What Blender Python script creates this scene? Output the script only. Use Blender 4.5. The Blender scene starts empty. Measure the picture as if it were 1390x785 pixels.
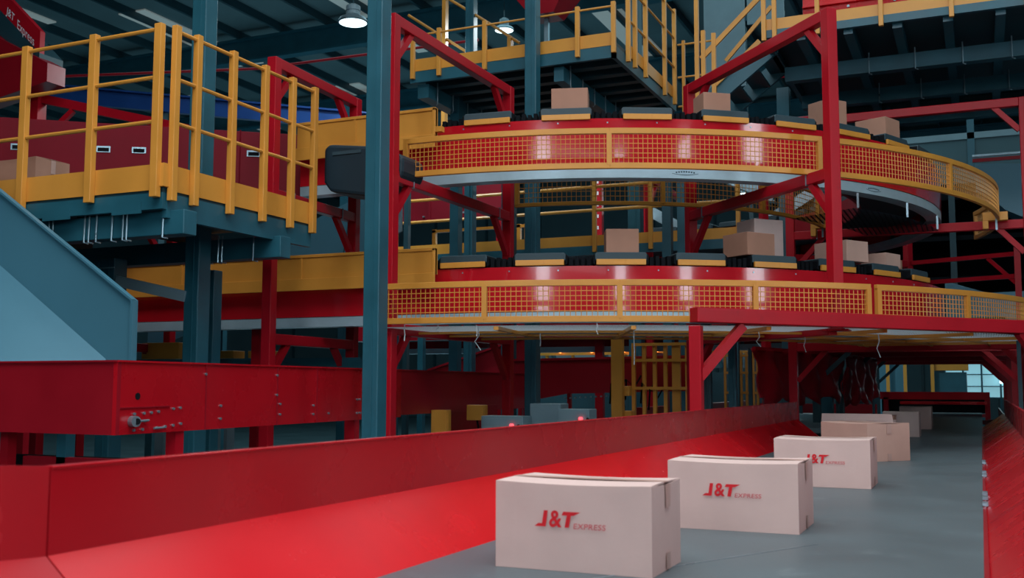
import bpy, bmesh, math, random
from mathutils import Vector, Matrix
random.seed(7)
S = bpy.context.scene
COL = S.collection
PI = math.pi
R = math.radians

# ------------------------------------------------------------------ materials
def srgb(r, g, b):
    f = lambda c: (c/255/12.92) if c/255 <= .04045 else ((c/255+.055)/1.055)**2.4
    return (f(r), f(g), f(b), 1)

def paint(name, col, rough=.4, metal=0., var=.12, scale=3., bump=.0, bscale=40., spec=.5, dirt=None, coat=0.):
    m = bpy.data.materials.new(name); m.use_nodes = True
    n = m.node_tree; N = n.nodes; L = n.links
    b = N['Principled BSDF']
    b.inputs['Metallic'].default_value = metal
    b.inputs['Specular IOR Level'].default_value = spec
    b.inputs['Coat Weight'].default_value = coat
    tc = N.new('ShaderNodeTexCoord')
    nz = N.new('ShaderNodeTexNoise'); nz.inputs['Scale'].default_value = scale; nz.inputs['Detail'].default_value = 5
    L.new(tc.outputs['Object'], nz.inputs['Vector'])
    mr = N.new('ShaderNodeMapRange')
    mr.inputs['From Min'].default_value = .3; mr.inputs['From Max'].default_value = .7
    mr.inputs['To Min'].default_value = 1-var; mr.inputs['To Max'].default_value = 1+var
    L.new(nz.outputs['Fac'], mr.inputs['Value'])
    mx = N.new('ShaderNodeVectorMath'); mx.operation = 'SCALE'
    mx.inputs[0].default_value = col[:3]
    L.new(mr.outputs['Result'], mx.inputs['Scale'])
    out = mx.outputs['Vector']
    if dirt:
        n2 = N.new('ShaderNodeTexNoise'); n2.inputs['Scale'].default_value = dirt[1]; n2.inputs['Detail'].default_value = 8
        n2.inputs['Roughness'].default_value = .7
        L.new(tc.outputs['Object'], n2.inputs['Vector'])
        m2 = N.new('ShaderNodeMapRange'); m2.inputs['From Min'].default_value = dirt[2]; m2.inputs['From Max'].default_value = dirt[2]+.12
        m2.inputs['To Max'].default_value = dirt[3]
        L.new(n2.outputs['Fac'], m2.inputs['Value'])
        mm = N.new('ShaderNodeMix'); mm.data_type = 'RGBA'
        L.new(m2.outputs['Result'], mm.inputs['Factor']); L.new(out, mm.inputs['A']); mm.inputs['B'].default_value = dirt[0]
        out = mm.outputs['Result']
    L.new(out, b.inputs['Base Color'])
    rr = N.new('ShaderNodeMapRange'); rr.inputs['To Min'].default_value = max(0, rough-.08); rr.inputs['To Max'].default_value = rough+.08
    L.new(nz.outputs['Fac'], rr.inputs['Value']); L.new(rr.outputs['Result'], b.inputs['Roughness'])
    if bump:
        n3 = N.new('ShaderNodeTexNoise'); n3.inputs['Scale'].default_value = bscale; n3.inputs['Detail'].default_value = 3
        L.new(tc.outputs['Object'], n3.inputs['Vector'])
        bp = N.new('ShaderNodeBump'); bp.inputs['Strength'].default_value = bump; bp.inputs['Distance'].default_value = .02
        L.new(n3.outputs['Fac'], bp.inputs['Height']); L.new(bp.outputs['Normal'], b.inputs['Normal'])
    return m

def glow(name, col, strength):
    m = bpy.data.materials.new(name); m.use_nodes = True
    b = m.node_tree.nodes['Principled BSDF']
    b.inputs['Base Color'].default_value = col
    b.inputs['Emission Color'].default_value = col
    b.inputs['Emission Strength'].default_value = strength
    return m

M = dict(
    red=paint('red_paint', srgb(150, 16, 32), .33, var=.08, bump=.03, bscale=8, dirt=(srgb(120, 40, 45), 2.5, .64, .35)),
    redgloss=paint('red_gloss_paint', srgb(180, 16, 30), .27, spec=.35, var=.05, bump=.01, bscale=2),
    trackred=paint('track_red_enamel', srgb(190, 22, 36), .13, var=.04, bump=.008, bscale=2, coat=.4),
    redshaded=paint('shaded_red_paint', srgb(122, 12, 32), .6, var=.1, spec=.2, scale=2),  # matte red, darkened in colour to stand for the dimmer light there
    cover=paint('cover_plastic', srgb(30, 48, 58), .5, spec=.3),
    cartonm=paint('tan_cardboard', srgb(200, 164, 150), .8, var=.05, scale=6),
    redpost=paint('red_post_paint', srgb(176, 16, 34), .38, spec=.25, var=.08, dirt=(srgb(120, 30, 40), 7, .6, .4)),
    redtop=paint('red_slide_paint', srgb(208, 18, 30), .26, spec=.3, var=.05, bump=.02, bscale=1.5),
    yellow=paint('yellow_paint', srgb(212, 148, 60), .38, var=.07, dirt=(srgb(180, 110, 40), 9, .64, .4)),
    teal=paint('teal_steel_paint', srgb(34, 92, 108), .42, var=.15, dirt=(srgb(110, 140, 150), 11, .68, .5)),
    dteal=paint('dark_teal_steel_paint', srgb(30, 66, 76), .5, var=.15),
    chute=paint('blue_grey_sheet', srgb(70, 124, 144), .38, metal=.1, var=.06, scale=1.5, dirt=(srgb(60, 110, 125), 2.2, .6, .4)),
    silver=paint('galvanised_steel', srgb(150, 176, 188), .3, metal=.7, var=.15, scale=6),
    grey=paint('grey_sheet', srgb(120, 145, 155), .5, var=.08),
    ring=paint('steel_ring', srgb(165, 195, 208), .32, metal=.15, var=.12, scale=3),
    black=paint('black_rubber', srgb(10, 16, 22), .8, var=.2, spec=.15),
    tray=paint('dark_tray_rubber', srgb(44, 68, 78), .55, var=.1),
    belt=paint('belt_rubber', srgb(82, 100, 106), .42, var=.1, scale=2.5, bump=.05, bscale=60, dirt=(srgb(120, 136, 140), 5, .6, .45)),
    carton=paint('pale_cardboard', srgb(214, 190, 184), .75, var=.04, scale=6, bump=.06, bscale=18),
    cartonb=paint('brown_cardboard', srgb(170, 128, 108), .8, var=.06, scale=6),
    tape=paint('packing_tape', srgb(190, 160, 150), .3, var=.04),
    ink=paint('red_print_ink', srgb(214, 20, 36), .6, var=.1, scale=20),
    inkthin=paint('faded_red_print_ink', srgb(205, 90, 98), .6, var=.1, scale=20),
    darkink=paint('dark_print_ink', srgb(40, 70, 85), .6),
    white=paint('white_lettering', srgb(225, 230, 235), .5),
    floor=paint('concrete_floor', srgb(70, 92, 98), .35, var=.2, scale=1.2),
    wall=paint('hall_wall_sheet', srgb(70, 98, 106), .7, var=.12, scale=.6),
    ceil=paint('ceiling_sheet', srgb(88, 112, 118), .7, var=.12, scale=.8),
    blue=paint('blue_beam_paint', srgb(26, 72, 140), .4),
    plastic=paint('red_plastic_sheet', srgb(158, 14, 32), .36, var=.15, scale=2, bump=.25, bscale=5, spec=.3),
    string=paint('white_cable_tie', srgb(200, 215, 220), .5),
    cabinet=paint('control_cabinet_grey', srgb(130, 158, 168), .45, var=.05),
)
M['winglow'] = glow('daylight_glass', (.80, .93, 1, 1), 9.0)
M['winblue'] = glow('blue_daylight_glass', (.30, .62, .72, 1), .62)
M['lamp'] = glow('lamp_lens', (.72, .97, 1, 1), 3.0)
M['redled'] = glow('red_lamp', (1, .04, .05, 1), 5.0)
M['orled'] = glow('orange_lamp', (1, .3, .05, 1), 4.0)
M['sky'] = glow('roof_skylight_panel', (.55, .62, .60, 1), .16)
M['skyb'] = glow('bright_roof_skylight_panel', (.85, .93, 1, 1), .9)

# net of fine wires for the floor of the guards (see-through grid)
def net(name, col, pitch, duty):
    m = bpy.data.materials.new(name); m.use_nodes = True
    N = m.node_tree.nodes; L = m.node_tree.links
    b = N['Principled BSDF']; b.inputs['Base Color'].default_value = col; b.inputs['Roughness'].default_value = .5
    tc = N.new('ShaderNodeTexCoord'); sp = N.new('ShaderNodeSeparateXYZ'); L.new(tc.outputs['Object'], sp.inputs['Vector'])
    outs = []
    for a in 'XY':
        d = N.new('ShaderNodeMath'); d.operation = 'DIVIDE'; d.inputs[1].default_value = pitch; L.new(sp.outputs[a], d.inputs[0])
        f = N.new('ShaderNodeMath'); f.operation = 'FRACT'; L.new(d.outputs[0], f.inputs[0])
        g = N.new('ShaderNodeMath'); g.operation = 'LESS_THAN'; g.inputs[1].default_value = duty; L.new(f.outputs[0], g.inputs[0])
        outs.append(g)
    mxx = N.new('ShaderNodeMath'); mxx.operation = 'MAXIMUM'
    L.new(outs[0].outputs[0], mxx.inputs[0]); L.new(outs[1].outputs[0], mxx.inputs[1])
    tl = N.new('ShaderNodeBsdfTranslucent'); tl.inputs['Color'].default_value = col
    tr = N.new('ShaderNodeBsdfTransparent'); m1 = N.new('ShaderNodeMixShader'); m2 = N.new('ShaderNodeMixShader')
    m1.inputs[0].default_value = .6
    L.new(b.outputs[0], m1.inputs[1]); L.new(tl.outputs[0], m1.inputs[2])
    L.new(mxx.outputs[0], m2.inputs[0]); L.new(tr.outputs[0], m2.inputs[1]); L.new(m1.outputs[0], m2.inputs[2])
    L.new(m2.outputs[0], N['Material Output'].inputs['Surface'])
    return m
M['net'] = net('woven_safety_net', srgb(215, 230, 235), .022, .5)

# ------------------------------------------------------------------ mesh helpers
class MB:
    def __init__(s): s.v = []; s.f = []; s.sm = False
    def add(s, vs, fs):
        k = len(s.v); s.v += [tuple(v) for v in vs]; s.f += [tuple(i+k for i in f) for f in fs]; return s
    def hexa(s, p):
        return s.add(p, [(0,3,2,1),(4,5,6,7),(0,1,5,4),(1,2,6,5),(2,3,7,6),(3,0,4,7)])
    def box(s, x0, x1, y0, y1, z0, z1):
        return s.hexa([(x0,y0,z0),(x1,y0,z0),(x1,y1,z0),(x0,y1,z0),(x0,y0,z1),(x1,y0,z1),(x1,y1,z1),(x0,y1,z1)])
    def bar(s, a, b, w, h, up=(0,0,1)):
        a, b = Vector(a), Vector(b); d = (b-a).normalized(); u = Vector(up)
        if abs(d.dot(u)) > .97: u = Vector((0,1,0))
        r = d.cross(u).normalized(); u = r.cross(d).normalized()
        r *= w/2; u *= h/2
        return s.hexa([a-r-u, a+r-u, b+r-u, b-r-u, a-r+u, a+r+u, b+r+u, b-r+u])
    def tube(s, pts, rad, n=8):
        pts = [Vector(p) for p in pts]; rings = []
        pu = None
        for i, p in enumerate(pts):
            d = (pts[min(i+1, len(pts)-1)]-pts[max(i-1, 0)]).normalized()
            u = Vector((0,0,1)) if abs(d.z) < .95 else Vector((0,1,0))
            r = d.cross(u).normalized(); u = r.cross(d).normalized()
            rings.append([p+(r*math.cos(2*PI*k/n)+u*math.sin(2*PI*k/n))*rad for k in range(n)])
        vs = [v for rg in rings for v in rg]; fs = []
        for i in range(len(pts)-1):
            for k in range(n):
                fs.append((i*n+k, i*n+(k+1)%n, (i+1)*n+(k+1)%n, (i+1)*n+k))
        fs.append(tuple(range(n))); fs.append(tuple(range((len(pts)-1)*n, len(pts)*n)[::-1]))
        return s.add(vs, fs)
    def lathe(s, c, prof, n=24):
        vs = []; fs = []
        for r, z in prof:
            for k in range(n): vs.append((c[0]+r*math.cos(2*PI*k/n), c[1]+r*math.sin(2*PI*k/n), c[2]+z))
        for i in range(len(prof)-1):
            for k in range(n): fs.append((i*n+k, i*n+(k+1)%n, (i+1)*n+(k+1)%n, (i+1)*n+k))
        return s.add(vs, fs)
    def sheet(s, quad, t, n=None):          # quad of 4 points given a thickness t along its normal
        p = [Vector(q) for q in quad]
        nn = Vector(n) if n else (p[1]-p[0]).cross(p[3]-p[0]).normalized()
        return s.hexa([*p, *[q+nn*t for q in p]])
    def poly(s, pts, t, n):                 # n-gon prism
        p = [Vector(q) for q in pts]; k = len(p); nn = Vector(n)*t
        fs = [tuple(range(k))[::-1], tuple(range(k, 2*k))]+[(i, (i+1)%k, (i+1)%k+k, i+k) for i in range(k)]
        return s.add(p+[q+nn for q in p], fs)
    def sweep(s, path, r0, r1, z0, z1, caps=True):   # path: list of (x, y, nx, ny, r) -> ring of rectangular section
        vs = []; fs = []
        for (x, y, nx, ny) in path:
            for (r, z) in ((r0, z0), (r1, z0), (r1, z1), (r0, z1)):
                vs.append((x+nx*r, y+ny*r, z))
        for i in range(len(path)-1):
            for k in range(4): fs.append((i*4+k, i*4+(k+1)%4, (i+1)*4+(k+1)%4, (i+1)*4+k))
        q = len(path)-1
        fs += [(3,2,1,0), (q*4, q*4+1, q*4+2, q*4+3)]
        return s.add(vs, fs)
    def build(s, name, mat, parent=None, bevel=0, smooth=False, off=None):
        vs = s.v
        if parent is not None:
            o = ROOT(parent); vs = [(v[0]-o[0], v[1]-o[1], v[2]-o[2]) for v in vs]
        me = bpy.data.meshes.new(name); me.from_pydata(vs, [], s.f)
        bm = bmesh.new(); bm.from_mesh(me); bmesh.ops.recalc_face_normals(bm, faces=bm.faces); bm.to_mesh(me); bm.free()
        me.materials.append(M[mat] if isinstance(mat, str) else mat)
        if smooth:
            for p in me.polygons: p.use_smooth = True
        ob = bpy.data.objects.new(name, me); COL.objects.link(ob)
        if parent is not None: ob.parent = parent
        if bevel:
            b = ob.modifiers.new('bevel', 'BEVEL'); b.width = bevel; b.segments = 2; b.limit_method = 'ANGLE'; b.angle_limit = R(40)
        if smooth:
            try:
                bm = bmesh.new(); bm.from_mesh(me)
                for e in bm.edges:
                    if len(e.link_faces) == 2 and e.calc_face_angle(0) > R(35): e.smooth = False
                bm.to_mesh(me); bm.free()
            except Exception: pass
        return ob

def ROOT(o):                    # world offset of an object (all roots unrotated while building)
    p = Vector((0,0,0))
    while o is not None: p += o.location; o = o.parent
    return p

def thing(name, label, cat, loc=(0,0,0), group=None):
    o = bpy.data.objects.new(name, None); COL.objects.link(o); o.location = loc
    o.empty_display_size = .1
    o['label'] = label; o['category'] = cat
    if group: o['group'] = group
    return o
def tag(o, label, cat, group=None, kind=None):
    o['label'] = label; o['category'] = cat
    if group: o['group'] = group
    if kind: o['kind'] = kind
    return o
def struct(o): o['kind'] = 'structure'; return o
def copy_tree(o, parent=None):
    c = o.copy(); COL.objects.link(c); c.parent = parent
    for ch in [x for x in ALLC.get(o.name, [])]: copy_tree(ch, c)
    return c
ALLC = {}
def regkids(o):
    ALLC[o.name] = list(o.children)
    for c in o.children: regkids(c)

# ------------------------------------------------------------------ the loop geometry
CX, CY = -4.65, 13.07
def pt(a, r, z): a = R(a); return Vector((CX+r*math.sin(a), CY-r*math.cos(a), z))
def arc(a0, a1, step=1.5):
    n = max(1, int(abs(a1-a0)/step+.5)); out = []
    for i in range(n+1):
        a = R(a0+(a1-a0)*i/n); out.append((CX, CY, math.sin(a), -math.cos(a)))
    return out
def loop_path(front, back, a1=180, step=2):
    p = []
    if front: p.append((CX-front, CY, 0, -1))
    p += arc(0, a1, step)
    if back: p.append((CX-back, CY, 0, 1))
    return p

# ------------------------------------------------------------------ room shell
struct(MB().box(-34, 16, -12, 46, -.1, 0).build('floor', 'floor'))
ce = struct(MB().box(-34, 16, -12, 46, 11.3, 11.4).build('ceiling', 'ceil'))
for i in range(34):
    x = -33+i*1.45
    MB().box(x-.04, x+.04, -12, 46, 11.08, 11.3).build('purlin', 'dteal', ce)
for i in range(9):
    y = -8+i*6.2
    MB().box(-34, 16, y-.14, y+.14, 11.0, 11.06).box(-34, 16, y-.02, y+.02, 10.45, 11.0).box(-34, 16, y-.14, y+.14, 10.4, 10.46).build('girder', 'teal', ce)
for x, y, w, l, br in ((-27,22,.9,5,0),(-23.4,18,.9,4.6,0),(-20.5,23,.9,5,0),(-17.6,17.4,.9,4.6,0),(-14.8,24,.9,5,0),(-25,30,.9,5,0),(-19,31,.9,5,0),
                       (-11.9,19.3,.8,3.4,1),(-9,27,.8,5,0),(-5,33,.9,5,0),(-1,28,.9,5,0),(4,33,.9,5,0),(-30,17,.9,5,0),(-22,13,.9,4,0)):
    MB().box(x, x+w, y-l/2, y+l/2, 11.26, 11.295).build('skylight_panel', 'skyb' if br else 'sky', ce)
wb = struct(MB().box(-34, 16, 46, 46.1, 0, 11.3).build('wall_back', 'wall'))
for i in range(18): MB().box(-33+i*2.8, -32.9+i*2.8, 45.9, 46, 0, 11.3).build('wall_seam', 'dteal', wb)
struct(MB().box(-34.1, -34, -12, 46, 0, 11.3).build('wall_left', 'wall'))
wr = struct(MB().box(16, 16.1, -12, 46, 0, 11.3).build('wall_right', 'wall'))
wf = struct(MB().box(-34, 16, -12.1, -12, 0, 11.3).build('wall_front', 'wall'))
# high daylight windows behind and beside the camera
def window(n, quad_min, quad_max, axis):
    x0, y0, z0 = quad_min; x1, y1, z1 = quad_max
    f = MB(); t = .1
    if axis == 'x':
        s = -1
        f.box(x0-.06, x0, y0-t, y1+t, z0-t, z0).box(x0-.06, x0, y0-t, y1+t, z1, z1+t).box(x0-.06, x0, y0-t, y0, z0, z1).box(x0-.06, x0, y1, y1+t, z0, z1)
        f.box(x0-.05, x0, y0, y1, (z0+z1)/2-.03, (z0+z1)/2+.03)
        w = f.build('window_%d' % n, 'grey'); struct(w)
        MB().box(x0-.02, x0-.005, y0, y1, z0, z1).build('pane', 'winglow', w)
    else:
        f.box(x0-t, x1+t, y0, y0+.06, z0-t, z0).box(x0-t, x1+t, y0, y0+.06, z1, z1+t).box(x0-t, x0, y0, y0+.06, z0, z1).box(x1, x1+t, y0, y0+.06, z0, z1)
        f.box(x0, x1, y0, y0+.05, (z0+z1)/2-.03, (z0+z1)/2+.03)
        w = f.build('window_%d' % n, 'grey'); struct(w)
        MB().box(x0, x1, y0+.005, y0+.02, z0, z1).build('pane', 'winglow', w)
n = 1
for y0 in (-8.5, 2.0):
    window(n, (16, y0, 2.8), (16, y0+2.2, 9.6), 'x'); n += 1
for x0 in (-2.6, 7.5):
    window(n, (x0, -12, 2.8), (x0+1.6, -12, 9.0), 'y'); n += 1

# ------------------------------------------------------------------ near belt conveyor
bc = thing('belt_conveyor', 'wide red belt conveyor with grey belt running away under the carousel', 'conveyor', (-.9, 8, 0))
BY0, BY1 = .6, 30
bx = MB().box(-1.70, 0, BY0, BY1, .90, .95)
belt = bx.build('belt', 'belt', bc)
# belt joint line: a diagonal splice strip
MB().bar((-1.32, 2.6, .9508), (-.57, 4.05, .9508), .006, .001).build('belt_splice', 'silver', bc)
def prism_x(prof, y0, y1):
    m = MB(); k = len(prof)
    return m.poly([(x, y0, z) for x, z in prof], y1-y0, (0,1,0))
# left slide plate and wall (split into sheets), right likewise
LW, LJ = -1.93, 1.145
YS = 1.78
for y0, y1 in ((YS, 12.4),):
    prism_x([(-1.68, .945), (-1.68, .93), (LW, LJ-.015), (LW, LJ)], y0, y1).build('slide_plate', 'redtop', bc)
    prism_x([(LW, LJ-.02), (LW-.025, LJ-.02), (LW-.025, 1.345), (LW+.004, 1.345), (LW+.004, 1.338), (LW, 1.338)], y0, y1).build('side_wall', 'redgloss', bc, bevel=.003)
# end sheet at the near left, splayed outwards
e = MB()
e.sheet([(-1.93, YS-.005, 1.10), (-2.16, 1.0, 1.10), (-2.16, 1.0, 1.40), (-1.93, YS-.005, 1.345)], .02, (-1, 0, 0))
e.build('wall_end_sheet', 'redgloss', bc)
MB().sheet([(-1.68, YS-.005, .945), (-1.93, YS-.005, LJ), (-2.15, 1.0, LJ+.02), (-1.68, 1.0, .945)], .012, (0, 0, -1)).build('slide_end_sheet', 'redgloss', bc)
# the frame under the belt
prism_x([(-1.95, 1.12), (-1.95, .70), (-1.9, .70), (-1.9, .74), (-1.93, .74), (-1.93, 1.12)], BY0+.8, 12.4).build('side_beam', 'red', bc)
prism_x([(.30, 1.12), (.30, .70), (.25, .70), (.25, .74), (.28, .74), (.28, 1.12)], BY0+.8, 22).build('side_beam', 'red', bc)
for y in (3, 6.2, 9.4, 12.2, 17, 22, 27):
    MB().box(-1.9, -1.82, y, y+.08, 0, .9).box(.1, .18, y, y+.08, 0, .9).box(-1.9, .18, y, y+.08, .8, .88).build('stand', 'red', bc)
# right side
prism_x([(.0, .945), (.0, .93), (.27, LJ-.02), (.27, LJ)], 1.0, 16.5).build('slide_plate', 'redgloss', bc)
prism_x([(-.012, .952), (-.012, .93), (.004, .93), (.004, .956)], 1.0, 16.5).build('edge_strip', 'red', bc, bevel=.002)
prism_x([(.27, LJ-.02), (.295, LJ-.02), (.295, 1.35), (.27, 1.35)], 1.0, 15.5).build('side_wall', 'redgloss', bc, bevel=.003)
for y in (2.2, 4.9, 7.6, 10.3, 13.0):
    MB().bar((.015, y, .963), (.265, y, 1.147), .006, .003, up=(0,1,0)).build('sheet_joint', 'red', bc)
for i, y in enumerate((5.6, 5.9, 6.15, 7.4, 7.65, 8.6, 8.75)):
    MB().box(-.014, .012, y, y+.09, .956, .97).build('edge_clip', 'silver', bc)
# far left dark side belt joining behind the wall end
sb = thing('side_belt_conveyor', 'dark side belt joining from the left behind the red wall end', 'conveyor', (-2.6, 15, 0))
MB().box(-3.9, -1.74, 12.9, 20, .97, 1.03).build('belt', 'belt', sb)
MB().box(-4.0, -3.9, 12.9, 20, .9, 1.25).box(-3.9, -1.72, 20, 20.05, .9, 1.2).build('side_wall', 'red', sb)
for x, y in ((-3.9, 13), (-3.9, 19), (-2, 13), (-2, 19)): MB().box(x, x+.07, y, y+.07, 0, .97).build('leg', 'red', sb)

# ------------------------------------------------------------------ printed lettering
def text_mesh(body, size, shear=0, offset=0, spacing=1.0, sx=1.0):
    c = bpy.data.curves.new('lettering', 'FONT'); c.body = body; c.size = size; c.shear = shear; c.offset = offset; c.space_character = spacing
    o = bpy.data.objects.new('lettering', c); COL.objects.link(o)
    bpy.context.view_layer.update()
    dg = bpy.context.evaluated_depsgraph_get()
    me = bpy.data.meshes.new_from_object(o.evaluated_get(dg)); bpy.data.objects.remove(o)
    vs = [(v.co.x*sx, v.co.y) for v in me.vertices]; fs = [tuple(p.vertices) for p in me.polygons]
    bpy.data.meshes.remove(me)
    x0 = min(v[0] for v in vs); y0 = min(v[1] for v in vs); 
    return [(x-x0, y-y0) for x, y in vs], fs
def fit(tm, x0, y0, w, h, lean=0):
    vs, fs = tm; W = max(v[0] for v in vs); H = max(v[1] for v in vs)
    return [(x0+v[0]/W*w+lean*v[1]/H*h, y0+v[1]/H*h) for v in vs], fs
def flat(groups, org, ex, ey):
    m = MB(); org, ex, ey = Vector(org), Vector(ex), Vector(ey)
    for vs, fs in groups: m.add([org+ex*x+ey*y for x, y in vs], fs)
    return m
Jp = ([(.64,1),(.91,1),(.76,0),(0,0),(.26,.19),(.51,.19)], [(0,1,2,3,4,5)])
Tp = ([(1.95,.97),(3.1,.97),(2.62,.74),(2.46,.74),(2.32,0),(2.03,0),(2.19,.74),(1.83,.74)], [(0,1,2,3,4,5,6,7)])
AMP = fit(text_mesh('&', 1, 0, .02), .98, -.02, .86, 1.04, .04)
EXP = fit(text_mesh('EXPRESS', 1, 0, .006, 1.05), 2.62, -.06, 2.1, .34, .12)
def print_logo(parent, org, ex, ey, h):
    org = Vector(org); ex = Vector(ex)*h; ey = Vector(ey)*h
    g = flat([Jp, AMP, Tp], org, ex, ey).build('logo_print', 'ink', parent)
    flat([EXP], org, ex, ey).build('word_print', 'inkthin', parent)

# ------------------------------------------------------------------ cartons on the belt
def carton(label, x0, x1, y0, y1, z, h, mat='carton', logo=None, rot=0, group=None, sag=.006, opened=False, name='carton'):
    t = thing(name, label, 'box', ((x0+x1)/2, (y0+y1)/2, z), group)
    w, d = (x1-x0)/2, (y1-y0)/2; cx, cy = (x0+x1)/2, (y0+y1)/2
    th = .006
    # walls with slightly bulged faces
    m = MB(); nx, nz = 7, 5
    def face(p0, ux, n, W):
        vs = []; fs = []
        for j in range(nz+1):
            for i in range(nx+1):
                s, q = i/nx, j/nz
                b = .004*math.sin(PI*s)*math.sin(PI*q) - .003*math.sin(PI*q)*(1 if 0 < i < nx else 0)
                top = -sag*math.sin(PI*s) if j == nz else 0
                vs.append(Vector(p0)+Vector(ux)*(s*W)+Vector((0, 0, h*q+top))+Vector(n)*b)
        for j in range(nz):
            for i in range(nx):
                a = j*(nx+1)+i; fs.append((a, a+1, a+nx+2, a+nx+1))
        m.add(vs, fs)
    face((cx-w, cy-d, z), (1,0,0), (0,-1,0), 2*w)
    face((cx+w, cy-d, z), (0,1,0), (1,0,0), 2*d)
    face((cx+w, cy+d, z), (-1,0,0), (0,1,0), 2*w)
    face((cx-w, cy+d, z), (0,-1,0), (-1,0,0), 2*d)
    m.add([(cx-w,cy-d,z),(cx+w,cy-d,z),(cx+w,cy+d,z),(cx-w,cy+d,z)], [(0,1,2,3)])
    b = m.build('body', mat, t)
    bm = bmesh.new(); bm.from_mesh(b.data); bmesh.ops.remove_doubles(bm, verts=bm.verts, dist=.0008); bmesh.ops.recalc_face_normals(bm, faces=bm.faces); bm.to_mesh(b.data); bm.free()
    sd = b.modifiers.new('solid', 'SOLIDIFY'); sd.thickness = th; sd.offset = -1
    bv = b.modifiers.new('bevel', 'BEVEL'); bv.width = .004; bv.segments = 2; bv.limit_method = 'ANGLE'; bv.angle_limit = R(50)
    # the two closing flaps meeting along the middle
    for s in (-1, 1):
        f = MB(); n = 8; vs = []; fs = []
        for i in range(n+1):
            x = cx-w+.002+(2*w-.004)*i/n; dz = -sag*math.sin(PI*i/n)
            for (yy, zz) in ((cy+s*d*.995, h-.004+dz), (cy+s*d*.55, h-.002+dz*.8), (cy+s*.003, h-.0015+dz*.8)):
                vs.append((x, yy, z+zz)); vs.append((x, yy, z+zz+.005))
        for i in range(n):
            for k in range(2):
                a = i*6+2*k; c = a+6
                fs += [(a+1, c+1, c+3, a+3), (a, a+2, c+2, c)]
            a = i*6; c = a+6; fs += [(a, c, c+1, a+1), (a+4, a+5, c+5, c+4)]
        for a in (0, n*6): fs += [(a, a+1, a+3, a+2), (a+2, a+3, a+5, a+4)]
        f.add(vs, fs); f.build('flap', mat, t)
    if opened:
        MB().sheet([(cx-w, cy-d-.001, z+h), (cx+w, cy-d-.001, z+h), (cx+w*.98, cy-d-.012, z+h+.06), (cx-w*.98, cy-d-.012, z+h+.06)], .004).build('raised_flap', mat, t)
    else:
        tp = MB()
        tp.box(cx+w+.0045, cx+w+.006, cy-.024, cy+.024, z+h*.72, z+h-.004)
        tp.build('tape', 'tape', t); tp = MB(); tp.box(cx+w+.0045, cx+w+.006, cy-.02, cy+.02, z+.004, z+h*.2); tp.build('tape', 'tape', t); tp = MB()
        tp.box(cx-w, cx+w+.004, cy-.024, cy+.024, z+h+.0035, z+h+.0045)
        tp.build('tape', 'tape', t)
    if logo: print_logo(t, (cx-w+2*w*logo[0], cy-d-.0062, z+h*logo[1]), (1,0,0), (0,0,1), logo[2])
    t.rotation_euler.z = rot
    return t
BZ = .9505
carton('pale carton with a red logo print, nearest to the camera on the grey belt', -1.445, -.925, 3.13, 3.46, BZ, .272, logo=(.265, .50, .050))
carton('pale carton with a red logo print, second on the belt, right behind the nearest one', -1.192, -.668, 4.27, 4.66, BZ, .272, logo=(.275, .50, .050))
carton('pale carton with a half hidden red logo print, third on the belt', -1.12, -.585, 6.30, 6.72, BZ, .272, logo=(.30, .50, .050))
carton('plain carton standing askew on the belt behind the third carton, brown left side showing', -1.107, -.607, 8.61, 9.05, BZ, .29, rot=R(-40), mat='cartonm')
carton('long plain carton with a standing flap, fifth on the belt', -1.33, -.72, 9.9, 10.3, BZ, .27, opened=True)
carton('small brownish carton far along the belt, left of the last one', -1.25, -.86, 12.0, 12.35, BZ, .26, mat='cartonb')
carton('pale carton, second farthest in the row on the belt', -1.05, -.66, 12.9, 13.3, BZ, .28)
carton('farthest pale carton of the row on the belt under the carousel', -1.02, -.62, 15.2, 15.6, BZ, .30)

# ------------------------------------------------------------------ sorter carousel: two loops
def track(name, label, z, rp, straight, back, zp, rz0, rz1):
    t = thing(name, label, 'conveyor', (CX, CY, z))
    zt = z
    p = MB()
    p.sweep(loop_path(straight, back), rp-.04, rp, zp, zt)
    p.sweep(loop_path(straight, back), rp-.09, rp-.04, zt-.02, zt-.002)
    p.build('outer_side_panel', 'trackred', t, smooth=True)
    MB().sweep(loop_path(straight, back), 3.36, 3.40, zt-.30, zt).build('inner_side_panel', 'red', t, smooth=True)
    MB().sweep(loop_path(straight, back), rp-.16, rp-.005, rz0, rz1).build('outer_steel_ring', 'ring', t, smooth=True)
    MB().sweep(loop_path(straight, back), 3.40, rp-.16, zt-.29, zt-.27).build('bottom_plate', 'dteal', t, smooth=True)
    MB().sweep(loop_path(straight, back), 3.55, rp-.14, zt-.06, zt-.03).build('carrier_rail', 'black', t, smooth=True)
    for k in range(0, 12):
        a = 6+k*14.4
        m = MB()
        m.bar(pt(a, 3.42, zt-.24), pt(a, rp-.06, zt-.24), .06, .05)
        m.bar(pt(a, rp-.08, zt-.26), pt(a, rp-.08, rz1), .05, .05); m.build('cross_member', 'dteal', t)
    k = 0
    for i in range(14):
        a = 3.3+i*6.1
        m = MB()
        for dz in (-.04,): m.bar(pt(a, rp-.002, zt+dz), pt(a, rp+.004, zt+dz), .012, .012)
        m.build('rivet', 'silver', t)
    return t
up = track('upper_sorter_track', 'upper red curved sorter loop with steel underside ring behind the yellow mesh', 3.985, 4.30, 1.6, 5, 3.53, 3.43, 3.525)
lo = track('lower_sorter_track', 'lower red curved sorter loop below the other one, with steel ring', 2.615, 4.30, 6.5, 6, 2.20, 2.10, 2.195)
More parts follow.
